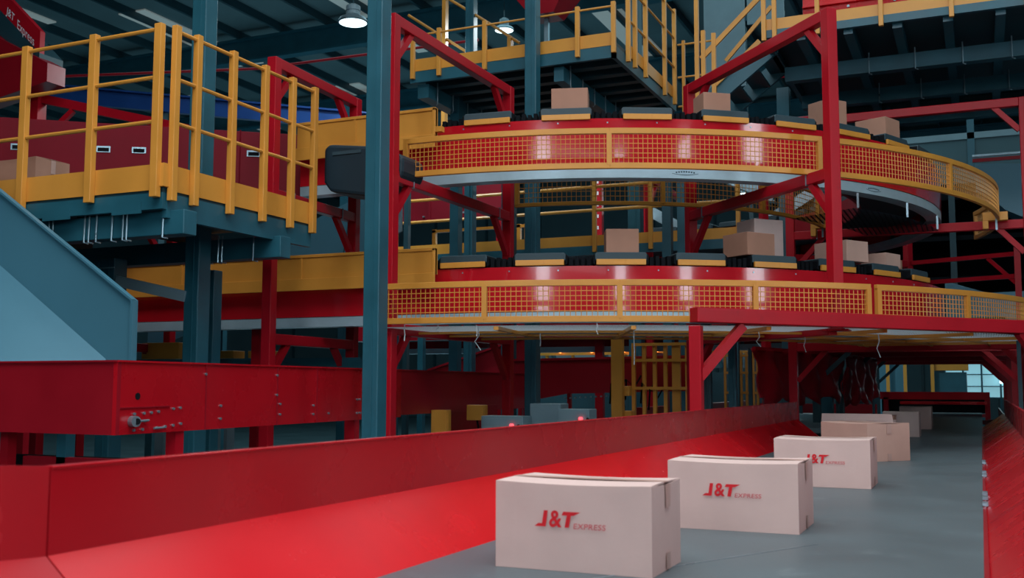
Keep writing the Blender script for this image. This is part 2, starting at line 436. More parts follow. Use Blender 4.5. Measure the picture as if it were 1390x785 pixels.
# worn print on the upper ring
LG = fit(text_mesh('CRAWLER', 1, 0, .0, 1.1), 0, 0, 1, 1)
for a, w in ((31.2, .20), (60.5, .2)):
    m = MB(); vs, fs = LG
    rr = 4.295+.0015; aw = math.degrees(w/rr)
    # only the arched mark: dotted arc and a curved underline
    ug = []
    for j in range(8):
        aa = a+(j-3.5)/8*aw*.95
        m.bar(pt(aa-.10, rr, 3.492-.0006*(j-3.5)**2), pt(aa+.10, rr, 3.492-.0006*(j-3.5)**2), .001, .014)
    N_ = 14
    for j in range(N_):
        q0, q1 = (j/N_-.5)*2, ((j+1)/N_-.5)*2
        m.bar(pt(a+q0*aw*.62, rr, 3.462+.014*q0*q0), pt(a+q1*aw*.62, rr, 3.462+.014*q1*q1), .001, .006*(1-.6*abs(q0))+.001)
    m.build('printed_mark', 'darkink', up)

# trays ---------------------------------------------------------------------
def make_tray(label, group):
    t = thing('sorter_tray', label, 'tray', (0,0,0), group)
    L2 = .232
    # local frame: x tangential, y radial outwards (outer end at y = 0), z up with 0 at the tray top
    m = MB()
    m.poly([(-L2-.004,-.012,-.075),(-L2-.006,-.012,-.02),(-L2+.008,-.012,0),(L2-.008,-.012,0),(L2+.006,-.012,-.02),(L2+.004,-.012,-.075)], .86, (0,-1,0))
    m.build('tray_bed', 'tray', t, bevel=.006)
    MB().box(-L2+.006, L2-.006, -.012, .014, -.118, -.066).build('lip', 'yellow', t, bevel=.004)
    for s in (-1, 1):
        c = MB(); c.poly([(s*(L2+.002), -.02, -.115), (s*(L2+.022), -.02, -.10), (s*(L2+.022), -.02, -.03), (s*(L2+.005), -.02, -.012)], .8, (0,-1,0))
        c.build('end_cap', 'black', t)
    b = MB()
    for k in range(4): b.box(L2+.04+k*.055, L2+.075+k*.055, -.7, -.06, -.135, -.03-.012*(k % 2))
    b.box(L2+.02, L2+.26, -.68, -.1, -.13, -.06)
    b.build('linkage', 'black', t)
    m = MB().box(-.1, .1, -.62, -.5, -.16, -.085).box(-.02, .02, -.62, -.5, -.2, -.16); m.build('carriage', 'black', t)
    return t
ORD = ['leftmost', 'second from the left', 'third from the left', 'fourth from the left', 'fifth from the left', 'sixth from the left', 'seventh from the left', 'eighth from the left', 'ninth from the left']
proto = make_tray('x', 'x'); regkids(proto); first = True
def put_tray(a, r, z, label, group):
    global first
    o = proto if first else copy_tree(proto)
    first = False
    o.location = pt(a, r, z); o.rotation_euler.z = R(a)+PI
    # local +y must point outwards: rotate so y -> (sin a, -cos a)
    o['label'] = label; o['group'] = group
carry_u = {1: 'carrying a carton', 3: 'carrying a carton', 5: 'carrying a carton', 6: 'carrying a carton'}
carry_l = {2: 'carrying a carton', 4: 'carrying two cartons', 6: 'carrying a carton'}
for k in range(8):
    put_tray(6.5+10.0*k, 4.31, 4.09, 'yellow-lipped dark tray on the upper loop, %s%s' % (ORD[k], ', '+carry_u[k] if k in carry_u else ''), 'sorter trays on the near side of the upper loop')
for k in range(8):
    put_tray(3.35+9.9*k, 4.31, 2.74, 'yellow-lipped dark tray on the lower loop, %s%s' % (ORD[k], ', '+carry_l[k] if k in carry_l else ''), 'sorter trays on the near side of the lower loop')
for k in range(9):
    put_tray(100+10*k, 4.31, 4.09, 'dark sorter tray on the far side of the upper loop, behind the walkway', 'sorter trays on the far side of the upper loop')

# small cartons on trays ------------------------------------------------------
def tray_box(label, a, r, z, w, d, h, mat, extra=0, grp=None):
    t = thing('small_carton', label, 'box', tuple(pt(a, r, z)), grp)
    o = ROOT(t)
    MB().box(o.x-w/2, o.x+w/2, o.y-d/2, o.y+d/2, z, z+h).build('body', mat, t, bevel=.004)
    MB().box(o.x-w/2-.0005, o.x+w/2+.0005, o.y-.02, o.y+.02, z+h+.0005, z+h+.0015).build('tape', 'tape', t)
    t.rotation_euler.z = R(a)+extra
    return t
UZ, LZ = 4.092, 2.742
tray_box('small brown carton on the upper loop above the left mesh panel', 16.9, 4.12, UZ, .34, .26, .20, 'cartonb')
tray_box('small brown carton on the upper loop beside the inner red post', 35.7, 4.12, UZ, .27, .26, .175, 'cartonb')
tray_box('upright brown carton on the upper loop just right of the tall red post', 54.6, 4.10, UZ, .24, .28, .25, 'cartonb')
tray_box('brown carton on the upper loop farthest right, near the grey wall', 66.8, 4.08, UZ, .30, .34, .20, 'cartonb')
tray_box('small square brown carton on the lower loop, behind the second mesh panel', 23.4, 4.12, LZ, .30, .26, .22, 'cartonb')
tray_box('wide brown carton on the lower loop, left of the tall red post', 41.0, 4.08, LZ, .34, .34, .215, 'cartonb', extra=.22)
tray_box('tall pale carton standing behind the wide brown one on the lower loop', 46.5, 3.70, LZ, .34, .3, .42, 'carton')
tray_box('pale carton on the lower loop, right of the tall red post', 57.0, 4.08, LZ, .32, .40, .205, 'cartonm')
tray_box('smaller tan carton behind the one right of the tall red post, lower loop', 66.6, 4.08, LZ, .30, .28, .14, 'cartonm')
tray_box('low brown carton at the far right end of the lower loop', 74.0, 3.9, LZ, .24, .28, .14, 'cartonb')

# curved yellow mesh guards ------------------------------------------------------
def guard(name, label, r, z0, z1, bays, pitch=.041, wire=.0055, rail=.05, doubles=(), zoff=0):
    t = thing(name, label, 'guard rail', tuple(pt((bays[0][0]+bays[-1][1])/2, r, z0)))
    for i, (a0, a1) in enumerate(bays):
        m = MB().sweep(arc(a0, a1, 1.5), r-.03, r+.012, z1-rail, z1); m.build('top_rail', 'yellow', t, bevel=.003)
        m = MB().sweep(arc(a0, a1, 1.5), r-.03, r+.012, z0, z0+rail); m.build('bottom_rail', 'yellow', t, bevel=.003)
        for a in (a0, a1):
            if i and a == a0 and abs(bays[i-1][1]-a0) < .1: continue
            hw = math.degrees(.022/r); 
            s = 0 if (i < len(bays)-1 and a == a1 and abs(bays[i+1][0]-a1) < .1) else (hw if a == a0 else -hw)
            MB().sweep(arc(a-hw+s, a+hw+s, 9), r-.028, r+.015, z0+rail*.6, z1-rail*.6).build('post', 'yellow', t)
        w = MB(); n = int(R(a1-a0)*r/pitch)
        for k in range(1, n):
            a = a0+(a1-a0)*k/n
            w.bar(pt(a, r, z0+rail*.5), pt(a, r, z1-rail*.5), wire, wire*.6)
        nz = max(2, int((z1-z0-2*rail)/pitch+.5))
        for k in range(1, nz):
            zz = z0+rail+(z1-z0-2*rail)*k/nz
            w.sweep(arc(a0, a1, 1.5), r-.003, r+.003, zz-wire/2, zz+wire/2)
        w.build('wire_mesh', 'yellow', t)
    return t
g1 = guard('mesh_guard', 'curved yellow mesh guard in front of the upper red sorter loop', 4.90, 3.39, 3.745, [(-.6, 21.4), (21.4, 44.3), (44.9, 65.2), (65.2, 86), (86, 108)])
for a in (100,):
    MB().bar(pt(a, 4.9, 3.42), pt(a, 4.29, 3.47), .04, .03).build('bracket', 'yellow', g1)
MB().box(pt(88,4.9,0).x-.12, pt(88,4.9,0).x+.12, pt(88,4.9,0).y-.02, pt(88,4.9,0).y+.12, 3.41, 3.50).build('end_block', 'yellow', g1) if False else None
g2 = guard('mesh_guard', 'curved yellow mesh guard in front of the lower red sorter loop', 5.35, 2.04, 2.385, [(-1.5, 10.1), (10.1, 22), (22, 34), (34, 45.6), (46.3, 58.6), (58.6, 71), (71, 84), (84, 97)], pitch=.043, wire=.006)
g3 = guard('mesh_guard', 'curved inner mesh guard seen under the upper loop', 3.0, 3.40, 3.80, [(4, 34), (34, 58), (58, 82), (82, 100)], pitch=.05, rail=.04)
# clamp blocks that tie the guards to the cross arms
for a, r, z, lb in ((89.5, 4.86, 3.40, 'yellow clamp block where the upper guard ends on the red arm at the right'), (89.0, 2.98, 3.42, 'yellow clamp block of the inner guard beside the tall red post')):
    c = pt(a, r, z)
    t = thing('clamp_block', lb, 'bracket', tuple(c))
    MB().box(c.x-.13, c.x+.13, c.y-.16, c.y-.05, z-.02, z+.075).box(c.x-.13, c.x-.07, c.y-.16, c.y-.05, z-.11, z-.02).build('block', 'yellow', t, bevel=.004)
    MB().box(c.x+.0, c.x+.02, c.y-.175, c.y-.16, z-.13, z+.08).build('strap', 'silver', t)
# net floor under the lower guard with yellow ribs
nt = thing('safety_net', 'pale net floor with yellow ribs slung below the lower loop', 'net', tuple(pt(45, 4.4, 2.02)))
MB().sweep(arc(-1.5, 97, 2), 3.4, 5.33, 2.012, 2.016).build('net', 'net', nt)
for k in range(9): MB().bar(pt(-1+k*12.1, 3.4, 1.995), pt(-1+k*12.1, 5.33, 1.995), .04, .03).build('rib', 'yellow', nt)
for r in (3.45, 4.15, 4.75): MB().sweep(arc(-1.5, 97, 2), r-.014, r+.014, 1.98, 2.0).build('ring_rib', 'yellow', nt)
nt2 = thing('safety_net', 'wire net and supports hanging under the upper loop at the right', 'net', tuple(pt(70, 4.0, 3.3)))
MB().sweep(arc(56, 84, 2), 3.5, 4.3, 3.26, 3.262).build('net', net('dark_safety_net', srgb(30, 45, 55), .05, .3), nt2)
for a in (57, 69, 83): MB().bar(pt(a, 4.3, 3.27), pt(a, 4.3, 3.42), .02, .02).build('hanger', 'silver', nt2)
# cable ties dangling
for i, (a, r, zt, ln, dx) in enumerate(((2.2, 5.3, 2.03, .13, 0), (5.5, 5.3, 2.02, .05, .02), (9.3, 5.32, 2.0, .07, .0), (9.0, 5.2, 2.0, .18, .03), (20.0, 5.33, 2.03, .09, .01), (23.6, 5.0, 2.0, .30, 0), (13.5, 4.4, 1.98, .10, 0), (36.5, 4.9, 1.98, .12, .02), (44.2, 4.6, 1.98, .15, .01), (50, 5.0, 1.98, .2, .015))):
    p = pt(a, r, zt)
    o = MB().tube([p+Vector((0,0,.02)), p+Vector((dx*.5, 0, -ln*.3)), p+Vector((-dx, .01, -ln*.6)), p+Vector((dx, 0, -ln))], .0045, 5).build('cable_tie', 'string')
    tag(o, ['white frayed tie dangling below the left end of the lower guard', 'short white tie below the left end of the lower guard', 'short white tie by the frayed knot under the lower guard', 'frayed white tie hanging left of the inner red post', 'short white tie under the second mesh panel', 'long thin white tie hanging under the middle of the lower loop', 'short looped tie near the inner red post', 'white tie hanging behind the lintel brace', 'white tie hanging above the dark tunnel', 'white tie hanging in front of the dark tunnel at its left'][i], 'cable tie', 'cable ties under the lower loop')

# ------------------------------------------------------------------ straight yellow guard walls at left
def yellow_wall(label, x0, x1, y, z0, z1, seams):
    t = thing('yellow_guard_wall', label, 'guard wall', ((x0+x1)/2, y, z0))
    zm = z0+(z1-z0)*.30
    MB().box(x0, x1, y-.015, y+.015, zm, z1).box(x0, x1, y-.03, y+.015, z1-.025, z1+.004).box(x1-.03, x1, y-.03, y+.03, zm, z1).build('panel', 'yellow', t, bevel=.003)
    MB().box(x0, x1-.0, y-.035, y-.016, z0, zm+.012).build('lower_lip', 'yellow', t, bevel=.003)
    for s in seams: MB().box(s-.012, s+.012, y-.024, y-.015, zm, z1-.02).build('seam', 'yellow', t)
    return t
yw = yellow_wall('long yellow guard wall of the upper track, left of the red post', -6.18, -4.61, 8.62, 3.755, 4.135, (-5.5,))
MB().box(-4.61, -4.54, 8.59, 8.65, 3.90, 3.95).build('end_lug', 'yellow', yw)
yellow_wall('long yellow guard wall of the lower track, behind the teal columns', -10.0, -4.60, 8.62, 2.45, 2.80, (-6.1, -7.6, -8.9))
# dark cover box left of the central column on the upper track
db = thing('motor_cover', 'dark grey rounded motor cover beside the central teal column', 'cover', (-5.1, 7.95, 3.2))
MB().poly([(-5.40,7.93,3.36),(-5.33,7.93,3.27),(-4.92,7.93,3.20),(-4.60,7.93,3.34),(-4.575,7.93,3.40),(-4.575,7.93,3.52),(-4.62,7.93,3.56),(-4.95,7.93,3.66),(-5.35,7.93,3.71),(-5.40,7.93,3.67)], .4, (0,1,0)).build('housing', 'cover', db, bevel=.03)
MB().box(-5.3, -5.0, 7.92, 7.93, 3.60, 3.63).build('grip_slot', 'tray', db)

# ------------------------------------------------------------------ red support frames of the loops
def frame(label, po, pi, zt, levels, base=0, ibase=0, w=.10, outer_braces=True):
    po, pi = Vector((*po, 0)), Vector((*pi, 0)); d = (pi-po).normalized()
    t = thing('support_frame', label, 'frame', (po.x, po.y, base))
    side = Vector((-d.y, d.x, 0))
    def post(p, z0, z1, nm):
        MB().bar((p.x, p.y, z0), (p.x, p.y, z1), w, w, up=tuple(d)).build(nm, 'redpost', t, bevel=.006)
    post(po, base, zt, 'post'); post(pi, ibase, zt-.0, 'post')
    MB().box(po.x-.11, po.x+.11, po.y-.11, po.y+.11, base, base+.012).build('foot_plate', 'redpost', t)
    if ibase == 0: MB().box(pi.x-.11, pi.x+.11, pi.y-.11, pi.y+.11, 0, .012).build('foot_plate', 'redpost', t)
    for i, z in enumerate(levels):
        a = po+d*(w/2); b = pi-d*(w/2)
        MB().bar((a.x, a.y, z-.05), (b.x, b.y, z-.05), .09, .10).build('cross_arm', 'redpost', t, bevel=.006)
        for (p, s, L_) in ((a, 1, .26), (b, -1, .34)):
            if z-.1-L_ < base and s == 1: continue
            q = p+d*(s*L_)
            MB().bar((p.x, p.y, z-.10-L_*1.05), (q.x, q.y, z-.085), .055, .06).build('brace', 'redpost', t)
    for i, z in enumerate(levels[1:2]):
        for p, s in ((po, 1), (pi, -1)):
            q = p+d*(s*.32)
            MB().bar((q.x-d.x*.006, q.y-d.y*.006, z-.05), (q.x+d.x*.006, q.y+d.y*.006, z-.05), .10, .115).build('strap', 'silver', t)
    return t
def P2(a, r): p = pt(a, r, 0); return (p.x, p.y)
frame('tall red frame with post right beside the central teal column', (-4.65, 7.87), (-4.65, 10.37), 4.80, (4.80, 3.40, 2.06))
frame('tall red frame in front of the curve, its post standing on the red lintel beam', P2(43, 5.2), P2(43, 2.7), 4.80, (4.80, 3.40, 2.06), base=1.99)
frame('red frame at the right edge, with its arm reaching left across the loops', (.55, 13.07), P2(90, 2.58), 4.80, (4.80, 3.40, 2.04))
frame('red frame at the far right of the curve, seen under the upper loop', P2(135, 5.25), P2(135, 2.7), 4.80, (4.80, 3.40), base=2.14)
frame('red frame at the far side of the loops', (-4.65, 18.3), (-4.65, 15.75), 4.80, (4.80, 3.40, 2.04))
frame('red frame standing behind the yellow platform railing', (-6.02, 8.0), (-6.10, 9.55), 4.62, (4.62, 3.36, 2.0))
frame('red frame far left behind the blue-grey chute', (-8.9, 8.0), (-8.9, 9.9), 4.0, (3.36, 2.0))

sf = thing('support_frame', 'dark red rails with one post in the shade right of the low brown carton', 'frame', (.52, 16.1, 0))
MB().bar((.52, 16.1, 0), (.52, 16.1, 3.45), .08, .08, up=(0,1,0)).build('post', 'redpost', sf)
for z in (3.36, 3.05): MB().bar((-.88, 16.75, z), (.49, 16.12, z), .06, .06).build('cross_arm', 'redpost', sf)
MB().bar((.5, 16.12, 2.95), (.15, 16.28, 3.33), .04, .05).build('brace', 'redpost', sf)
# lintel over the conveyor
ln = thing('lintel_frame', 'bright red lintel frame spanning the belt conveyor', 'frame', (-2.005, 8.03, 0))
A, B = Vector((-2.005, 8.03, 0)), Vector((.62, 10.60, 0)); dd = (B-A).normalized()
for p, nm in ((A, 'post'), (B, 'post')):
    MB().bar((p.x, p.y, 0), (p.x, p.y, 1.99), .094, .094, up=(0,1,0)).build(nm, 'redpost', ln, bevel=.006)
MB().bar((A.x-dd.x*.02, A.y-dd.y*.02, 2.075), (B.x+dd.x*.06, B.y+dd.y*.06, 2.045), .12, .115).build('beam', 'redpost', ln, bevel=.006)
for p, s in ((A, 1), (B, -1)):
    q = p+dd*(s*.42); p2 = p+dd*(s*.01)
    MB().bar((p2.x, p2.y, 1.58), (q.x, q.y, 2.0), .06, .07).build('brace', 'redpost', ln)
MB().bar((-1.06, 8.93, 2.04), (-1.12, 9.23, 2.04), .1, .08).build('bracket', 'redpost', ln)

# ------------------------------------------------------------------ teal columns
def column(label, x, y, z1, w, z0=0, mat='teal', lip=True):
    t = thing('steel_column', label, 'column', (x, y, z0))
    h = w/2; f = w*.28
    m = MB().box(x-h, x+h, y-h, y+h, z0, z1)
    m.build('shaft', mat, t, bevel=.008)
    MB().box(x-h*1.9, x+h*1.9, y-h*1.9, y+h*1.9, z0, z0+.02).build('base_plate', mat, t)
    if lip: MB().box(x+h*.15, x+h*.3, y-h-.006, y-h, z0, z1).build('seam', mat, t)
    return t
column('tall teal column in the middle left, in front of the red frame post', -4.245, 6.97, 11, .14)
column('tall teal column rising through the yellow railed platform', -5.985, 6.97, 11, .15)
column('short teal post carrying the platform, right of the blue-grey chute', -6.89, 6.95, 2.62, .155)
column('narrow teal column right behind the big column carrying the platform', -6.47, 7.75, 2.58, .12)
column('teal column inside the loop under the upper walkway', -4.565, 10.85, 11, .14)
column('teal column behind the lintel brace, by the yellow cage', -2.48, 11.55, 2.9, .085)
column('dark column directly right of the lintel post', -2.66, 11.1, 2.9, .10, mat='dteal')
column('pale teal column inside the loop behind a small carton', -4.85, 15.7, 8, .2)
column('teal column far back between the loops', -6.9, 14.0, 8, .14)
column('teal column in the dark right of the tall red post', -2.45, 18.6, 5.5, .16)
column('teal column behind the left yellow guard walls', -7.9, 12.2, 5.4, .16)
# bands on the platform post
bd = thing('post_bracket', 'steel bracket and bands clamped to the short teal post', 'bracket', (-6.95, 6.85, 2.2))
MB().box(-6.975, -6.805, 6.865, 6.87, 2.30, 2.31).box(-6.975, -6.805, 6.865, 6.87, 2.53, 2.54).build('band', 'silver', bd)
MB().box(-7.05, -6.98, 6.86, 6.93, 2.2, 2.6).build('plate', 'teal', bd)
# strut between posts
o = MB().bar((-6.8, 6.9, 2.42), (-6.04, 6.9, 2.26), .05, .09).build('diagonal_strut', 'grey'); tag(o, 'grey steel strut running from the short teal post to the tall column', 'strut')

# ------------------------------------------------------------------ left platform with yellow railing
pf = thing('work_platform', 'raised teal steel platform with yellow toe boards at the left', 'platform', (-7, 6.8, 2.8))
XE, YE = -5.37, 5.86
MB().box(-10, XE-.01, YE+.01, 6.86, 2.92, 2.96).box(-10, -6.07, 6.86, 7.08, 2.92, 2.96).box(-5.90, XE-.01, 6.86, 7.08, 2.92, 2.96).box(-10, XE-.01, 7.08, 7.72, 2.92, 2.96).build('deck', 'dteal', pf)
MB().box(-10, XE-.01, YE+.005, YE+.05, 2.80, 2.92).build('edge_channel', 'teal', pf)
MB().box(XE-.05, XE-.005, YE+.05, 7.72, 2.74, 2.92).build('edge_channel', 'teal', pf)
for x0 in (-9.1, -8.2, -7.4, -6.55, -5.85): MB().box(x0, x0+.28, YE-.006, YE+.004, 2.775, 2.86).build('splice_plate', 'teal', pf)
for y, x1, z in ((6.02, -5.25, 2.71), (7.25, -5.30, 2.68)):
    MB().box(-10, x1, y-.07, y+.07, z-.09, z+.09).build('box_beam', 'teal', pf, bevel=.006)
for x in (-9, -8, -6.45, -5.55): MB().box(x, x+.08, 6.1, 7.7, 2.78, 2.9).build('joist', 'dteal', pf)
# u-bolts on the front beam
for x in (-6.566, -6.527, -6.198, -6.153, -6.079, -5.924, -5.815, -5.779, -5.433):
    m = MB().tube([(x, 5.94, 2.84), (x, 5.935, 2.6), (x+.05, 5.935, 2.59)], .007, 6)
    m.build('hook_bolt', 'silver', pf)
for x in (-6.04, -5.94, -5.90, -5.57):
    MB().tube([(x, 7.17, 2.80), (x, 7.165, 2.57), (x+.05, 7.165, 2.56)], .007, 6).build('hook_bolt', 'silver', pf)
def railing(name, label, a, b, posts, z0, rails, toe, ph, tw=.03, psize=(.05, .05), drop=.1, mid=True, rr=.016):
    a, b = Vector(a), Vector(b); d = (b-a).normalized(); L_ = (b-a).length
    nrm = Vector((d.y, -d.x, 0))
    t = thing(name, label, 'railing', tuple(a+Vector((0,0,z0))))
    for s in posts:
        p = a+d*s
        MB().bar((p.x, p.y, z0-drop), (p.x, p.y, z0+ph), psize[0], psize[1], up=tuple(d)).build('post', 'yellow', t, bevel=.004)
    for z in rails:
        MB().tube([a+d*min(posts)+Vector((0,0,z0+z)), a+d*max(posts)+Vector((0,0,z0+z))], rr, 8).build('rail', 'yellow', t, smooth=True)
    if toe:
        p0 = a+d*min(posts)-nrm*.03; p1 = a+d*max(posts)-nrm*.03
        MB().bar(p0+Vector((0,0,z0+toe/2)), p1+Vector((0,0,z0+toe/2)), .008, toe).build('toe_board', 'yellow', t)
    return t
# front part (along x)
railing('safety_railing', 'yellow railing along the front edge of the left platform', (-9.4, 5.83, 0), (-5.40, 5.83, 0),
        [4.6-4.0, 1.35, 2.0, 2.66-.02, 3.345, 3.98], 2.94, (1.19, .83, .50), .19, 1.23, psize=(.05, .065), drop=.06)
railing('safety_railing', 'yellow railing along the right side of the left platform', (-5.34, 5.92, 0), (-5.34, 7.70, 0),
        [0.0, .235, .65, 1.06, 1.44, 1.77], 2.94, (1.19, .83, .50), .19, 1.23, psize=(.05, .055), drop=.08)
o = MB().box(-5.42, -5.35, 5.84, 5.90, 2.96, 3.13).build('corner_plate', 'yellow'); tag(o, 'small yellow corner plate between the two platform railings', 'plate')

# ------------------------------------------------------------------ blue-grey chute at left
ch = thing('metal_chute', 'large blue-grey sheet metal chute at the left edge', 'chute', (-6.2, 5.5, 0))
MB().poly([(-8.3,5.5,4.05-.0),(-6.594,5.5,2.962),(-5.256,5.5,2.10),(-5.25,5.5,1.4),(-8.3,5.5,1.4)], .03, (0,1,0)).build('back_wall', 'chute', ch)
MB().bar((-8.3,5.49,4.06),(-5.258,5.49,2.10), .04, .015).bar((-5.256,5.485,2.10),(-5.25,5.485,1.4), .02, .03).build('rim', 'chute', ch)
MB().sheet([(-8.1,5.495,3.42),(-5.49,5.495,1.70),(-5.60,5.06,1.40),(-8.1,5.06,3.02)], .02, (0,0,-1)).build('slide_floor', 'chute', ch)
MB().poly([(-8.1,5.04,3.03),(-5.6,5.04,1.40),(-8.1,5.04,1.4)], .02, (0,1,0)).build('front_skirt', 'chute', ch)
MB().box(-6.19, -6.17, 4.99, 5.03, 1.4, 2.1).build('edge_flange', 'chute', ch)
for x in (-8.0, -5.6): MB().box(x, x+.08, 5.2, 5.28, 0, 1.3).build('leg', 'teal', ch)

# ------------------------------------------------------------------ red box conveyor in the middle left
mc = thing('box_conveyor', 'dark red closed conveyor housing with bolted side, behind the near red wall', 'conveyor', (-4.9, 6, 1.2))
def yv(x): return x
c0 = Vector((-4.82, 4.92, 0)); c1 = Vector((-5.12, 8.9, 0)); c2 = Vector((-5.28, 12.6, 0))
def wallseg(a, b, z0, z1, t, mat, nm, par, lipw=.04):
    d = (b-a).normalized(); n_ = Vector((d.y, -d.x, 0))
    MB().sheet([(a.x, a.y, z0), (b.x, b.y, z0), (b.x, b.y, z1), (a.x, a.y, z1)], t, tuple(-n_)).build(nm, mat, par)
    MB().sheet([(a.x+n_.x*.012, a.y+n_.y*.012, z1), (b.x+n_.x*.012, b.y+n_.y*.012, z1), (b.x-n_.x*lipw, b.y-n_.y*lipw, z1), (a.x-n_.x*lipw, a.y-n_.y*lipw, z1)], .012, (0,0,1)).build('top_flange', mat, par)
wallseg(c0, c1, 1.22, 1.665, .03, 'redgloss', 'side_panel', mc)
wallseg(c1, c2, 1.24, 1.665, .03, 'red', 'side_panel', mc)
wallseg(Vector((-8.8, 5.0, 0)), c0, 1.22, 1.665, .03, 'red', 'end_panel', mc)
MB().box(-8.8, -4.9, 5.03, 5.6, 1.3, 1.34).build('belt_bed', 'black', mc) if False else None
for y in (5.8, 6.7, 7.3, 8.25):
    x = c0.x+(c1.x-c0.x)*(y-c0.y)/(c1.y-c0.y)
    MB().box(x-.001, x+.006, y, y+.012, 1.22, 1.665).build('panel_seam', 'red', mc)
MB().box(-6.05, -6.04, 4.955, 4.98, 1.22, 1.665).box(-6.09, -6.08, 4.96, 4.98, 1.22, 1.665).build('panel_seam', 'red', mc)
def onface(y, z, out=.0):
    x = c0.x+(c1.x-c0.x)*(y-c0.y)/(c1.y-c0.y)
    return Vector((x+out, y, z))
for y, z in ((5.08,1.345),(5.17,1.348),(5.24,1.35),(5.31,1.355),(5.46,1.37),(5.53,1.375),(5.08,1.245),(5.16,1.247),(5.30,1.252),(5.38,1.257),(5.46,1.262),(5.54,1.27),(5.18,1.30),
             (5.98,1.38),(5.98,1.29),(6.75,1.38),(6.75,1.30),(7.25,1.36),(7.25,1.29),(7.5,1.29),(8.0,1.40),(8.05,1.40),(8.0,1.28),(8.05,1.28),(8.1,1.28),(5.8,1.6),(6.7,1.6),(6.7,1.45),(8.2,1.6),(8.2,1.5)):
    MB().tube([onface(y, z, -.002), onface(y, z, .012)], .010, 6).build('bolt', 'silver', mc)
MB().tube([onface(5.06, 1.30, 0), onface(5.05, 1.30, .05)], .034, 16).build('shaft_collar', 'silver', mc)
MB().tube([onface(5.06, 1.30, .05), onface(5.05, 1.30, .055)], .02, 12).build('shaft_bore', 'black', mc)
MB().tube([onface(5.10, 1.30, .02), onface(5.20, 1.303, .02)], .008, 6).build('tension_rod', 'silver', mc)
MB().tube([onface(5.26, 1.25, .015), onface(5.36, 1.253, .015)], .008, 6).build('tension_rod', 'silver', mc)
MB().bar(onface(4.95, 1.385, .004), onface(5.42, 1.388, .004), .008, .008).build('cover_edge', 'red', mc)
MB().tube([onface(5.11, 1.455, -.001), onface(5.11, 1.455, .003)], .022, 14).build('access_hole', 'black', mc)
# its supports
for y in (5.52, 8.0, 10.5, 12.8):
    x = c0.x+(c1.x-c0.x)*(y-c0.y)/(c1.y-c0.y)
    MB().box(x-.10, x-.02, y, y+.08, 0, 1.25).build('leg', 'redpost', mc)
for x in (-8.2, -6.0): MB().box(x, x+.07, 5.1, 5.17, 0, 1.22).build('leg', 'redpost', mc)
MB().box(-8.6, -5.0, 5.6, 5.66, .85, 1.02).build('lower_rail', 'black', mc)
MB().box(-5.9, -5.0, 5.2, 5.25, .9, 1.05).build('lower_rail', 'red', mc)
# lower drive panel right of the column, with opening
MB().box(-5.26, -5.20, 9.95, 11.3, .85, 1.3).build('drive_panel', 'red', mc)
# cross conveyor further back
xc = thing('cross_conveyor', 'dark red cross conveyor below the loop, behind the grey control boxes', 'conveyor', (-4.2, 12.7, 1.2))
MB().poly([(-5.8,12.75,1.25),(-4.88,12.75,1.42),(-3.3,12.75,1.46),(-3.3,12.75,1.87),(-5.8,12.75,1.84)], .03, (0,1,0)).build('side_panel', 'red', xc)
MB().poly([(-5.8,12.72,1.84),(-3.3,12.72,1.87),(-3.3,12.72,1.90),(-5.8,12.72,1.87)], .07, (0,1,0)).build('top_flange', 'red', xc)
for x in (-4.9, -4.3, -3.6): MB().box(x, x+.05, 12.8, 12.85, 0, 1.45).build('leg', 'red', xc)
for k in range(12): MB().tube([(-4.9+k*.07, 12.74, 1.36+.004*k), (-4.9+k*.07, 12.72, 1.36+.004*k)], .012, 6).build('bolt', 'silver', xc)
rc = thing('rising_conveyor', 'dark red rising conveyor side seen under the left end of the lower loop', 'conveyor', (-5, 14.5, 1.5))
MB().poly([(-7.9,14.6,1.74),(-6.2,14.6,2.25),(-6.2,14.6,1.7),(-7.9,14.6,1.5)], .04, (0,1,0)).build('side_panel', 'red', rc)
MB().bar((-7.9,14.57,1.755),(-6.2,14.57,2.265), .06, .03).build('top_flange', 'red', rc)
for x in (-7.7, -6.4): MB().box(x, x+.06, 14.65, 14.71, 0, 1.5).build('leg', 'red', rc)

# control cabinets and small yellow boxes
def cabinet(label, x0, x1, y, z1, z0=0, led=None):
    t = thing('control_cabinet', label, 'cabinet', ((x0+x1)/2, y, z0))
    MB().box(x0, x1, y, y+.22, z0, z1).build('housing', 'cabinet', t, bevel=.006)
    dr = MB().box(x0+.02, x1-.02, y-.008, y, z0+.1, z1-.025).build('door', 'cabinet', t)
    if led:
        MB().tube([(led, y-.008, z1-.09), (led, y-.03, z1-.09)], .017, 10).build('red_lamp', 'redled', dr)
        MB().tube([(led+.07, y-.008, z1-.09), (led+.07, y-.02, z1-.09)], .013, 10).build('push_button', 'black', dr)
cabinet('grey control cabinet with red lamp, left, behind the near red wall', -4.55, -4.10, 9.5, 1.225, led=-4.21)
cabinet('taller plain grey control cabinet by the inner teal column', -4.13, -3.80, 9.75, 1.345)
cabinet('grey control cabinet with red lamp, right of the inner teal column', -3.74, -3.42, 9.52, 1.30, led=-3.50)
def ybox(label, x0, x1, y0, y1, z0, z1):
    t = thing('yellow_junction_box', label, 'box', ((x0+x1)/2, (y0+y1)/2, z0))
    MB().box(x0, x1, y0, y1, z0, z1).build('housing', 'yellow', t, bevel=.005)
    MB().box(x1, x1+.006, y0+.02, y1-.02, z0+.02, z1-.02).build('lid', 'yellow', t)
    MB().tube([((x0+x1)/2, y0+.05, z0), ((x0+x1)/2+.03, y0+.04, z0-.12), ((x0+x1)/2, y0+.05, 0.02)], .012, 6).build('cable', 'black', t)
ybox('tall yellow junction box under the red conveyor housing, left one', -5.14, -4.96, 9.55, 9.65, .95, 1.275)
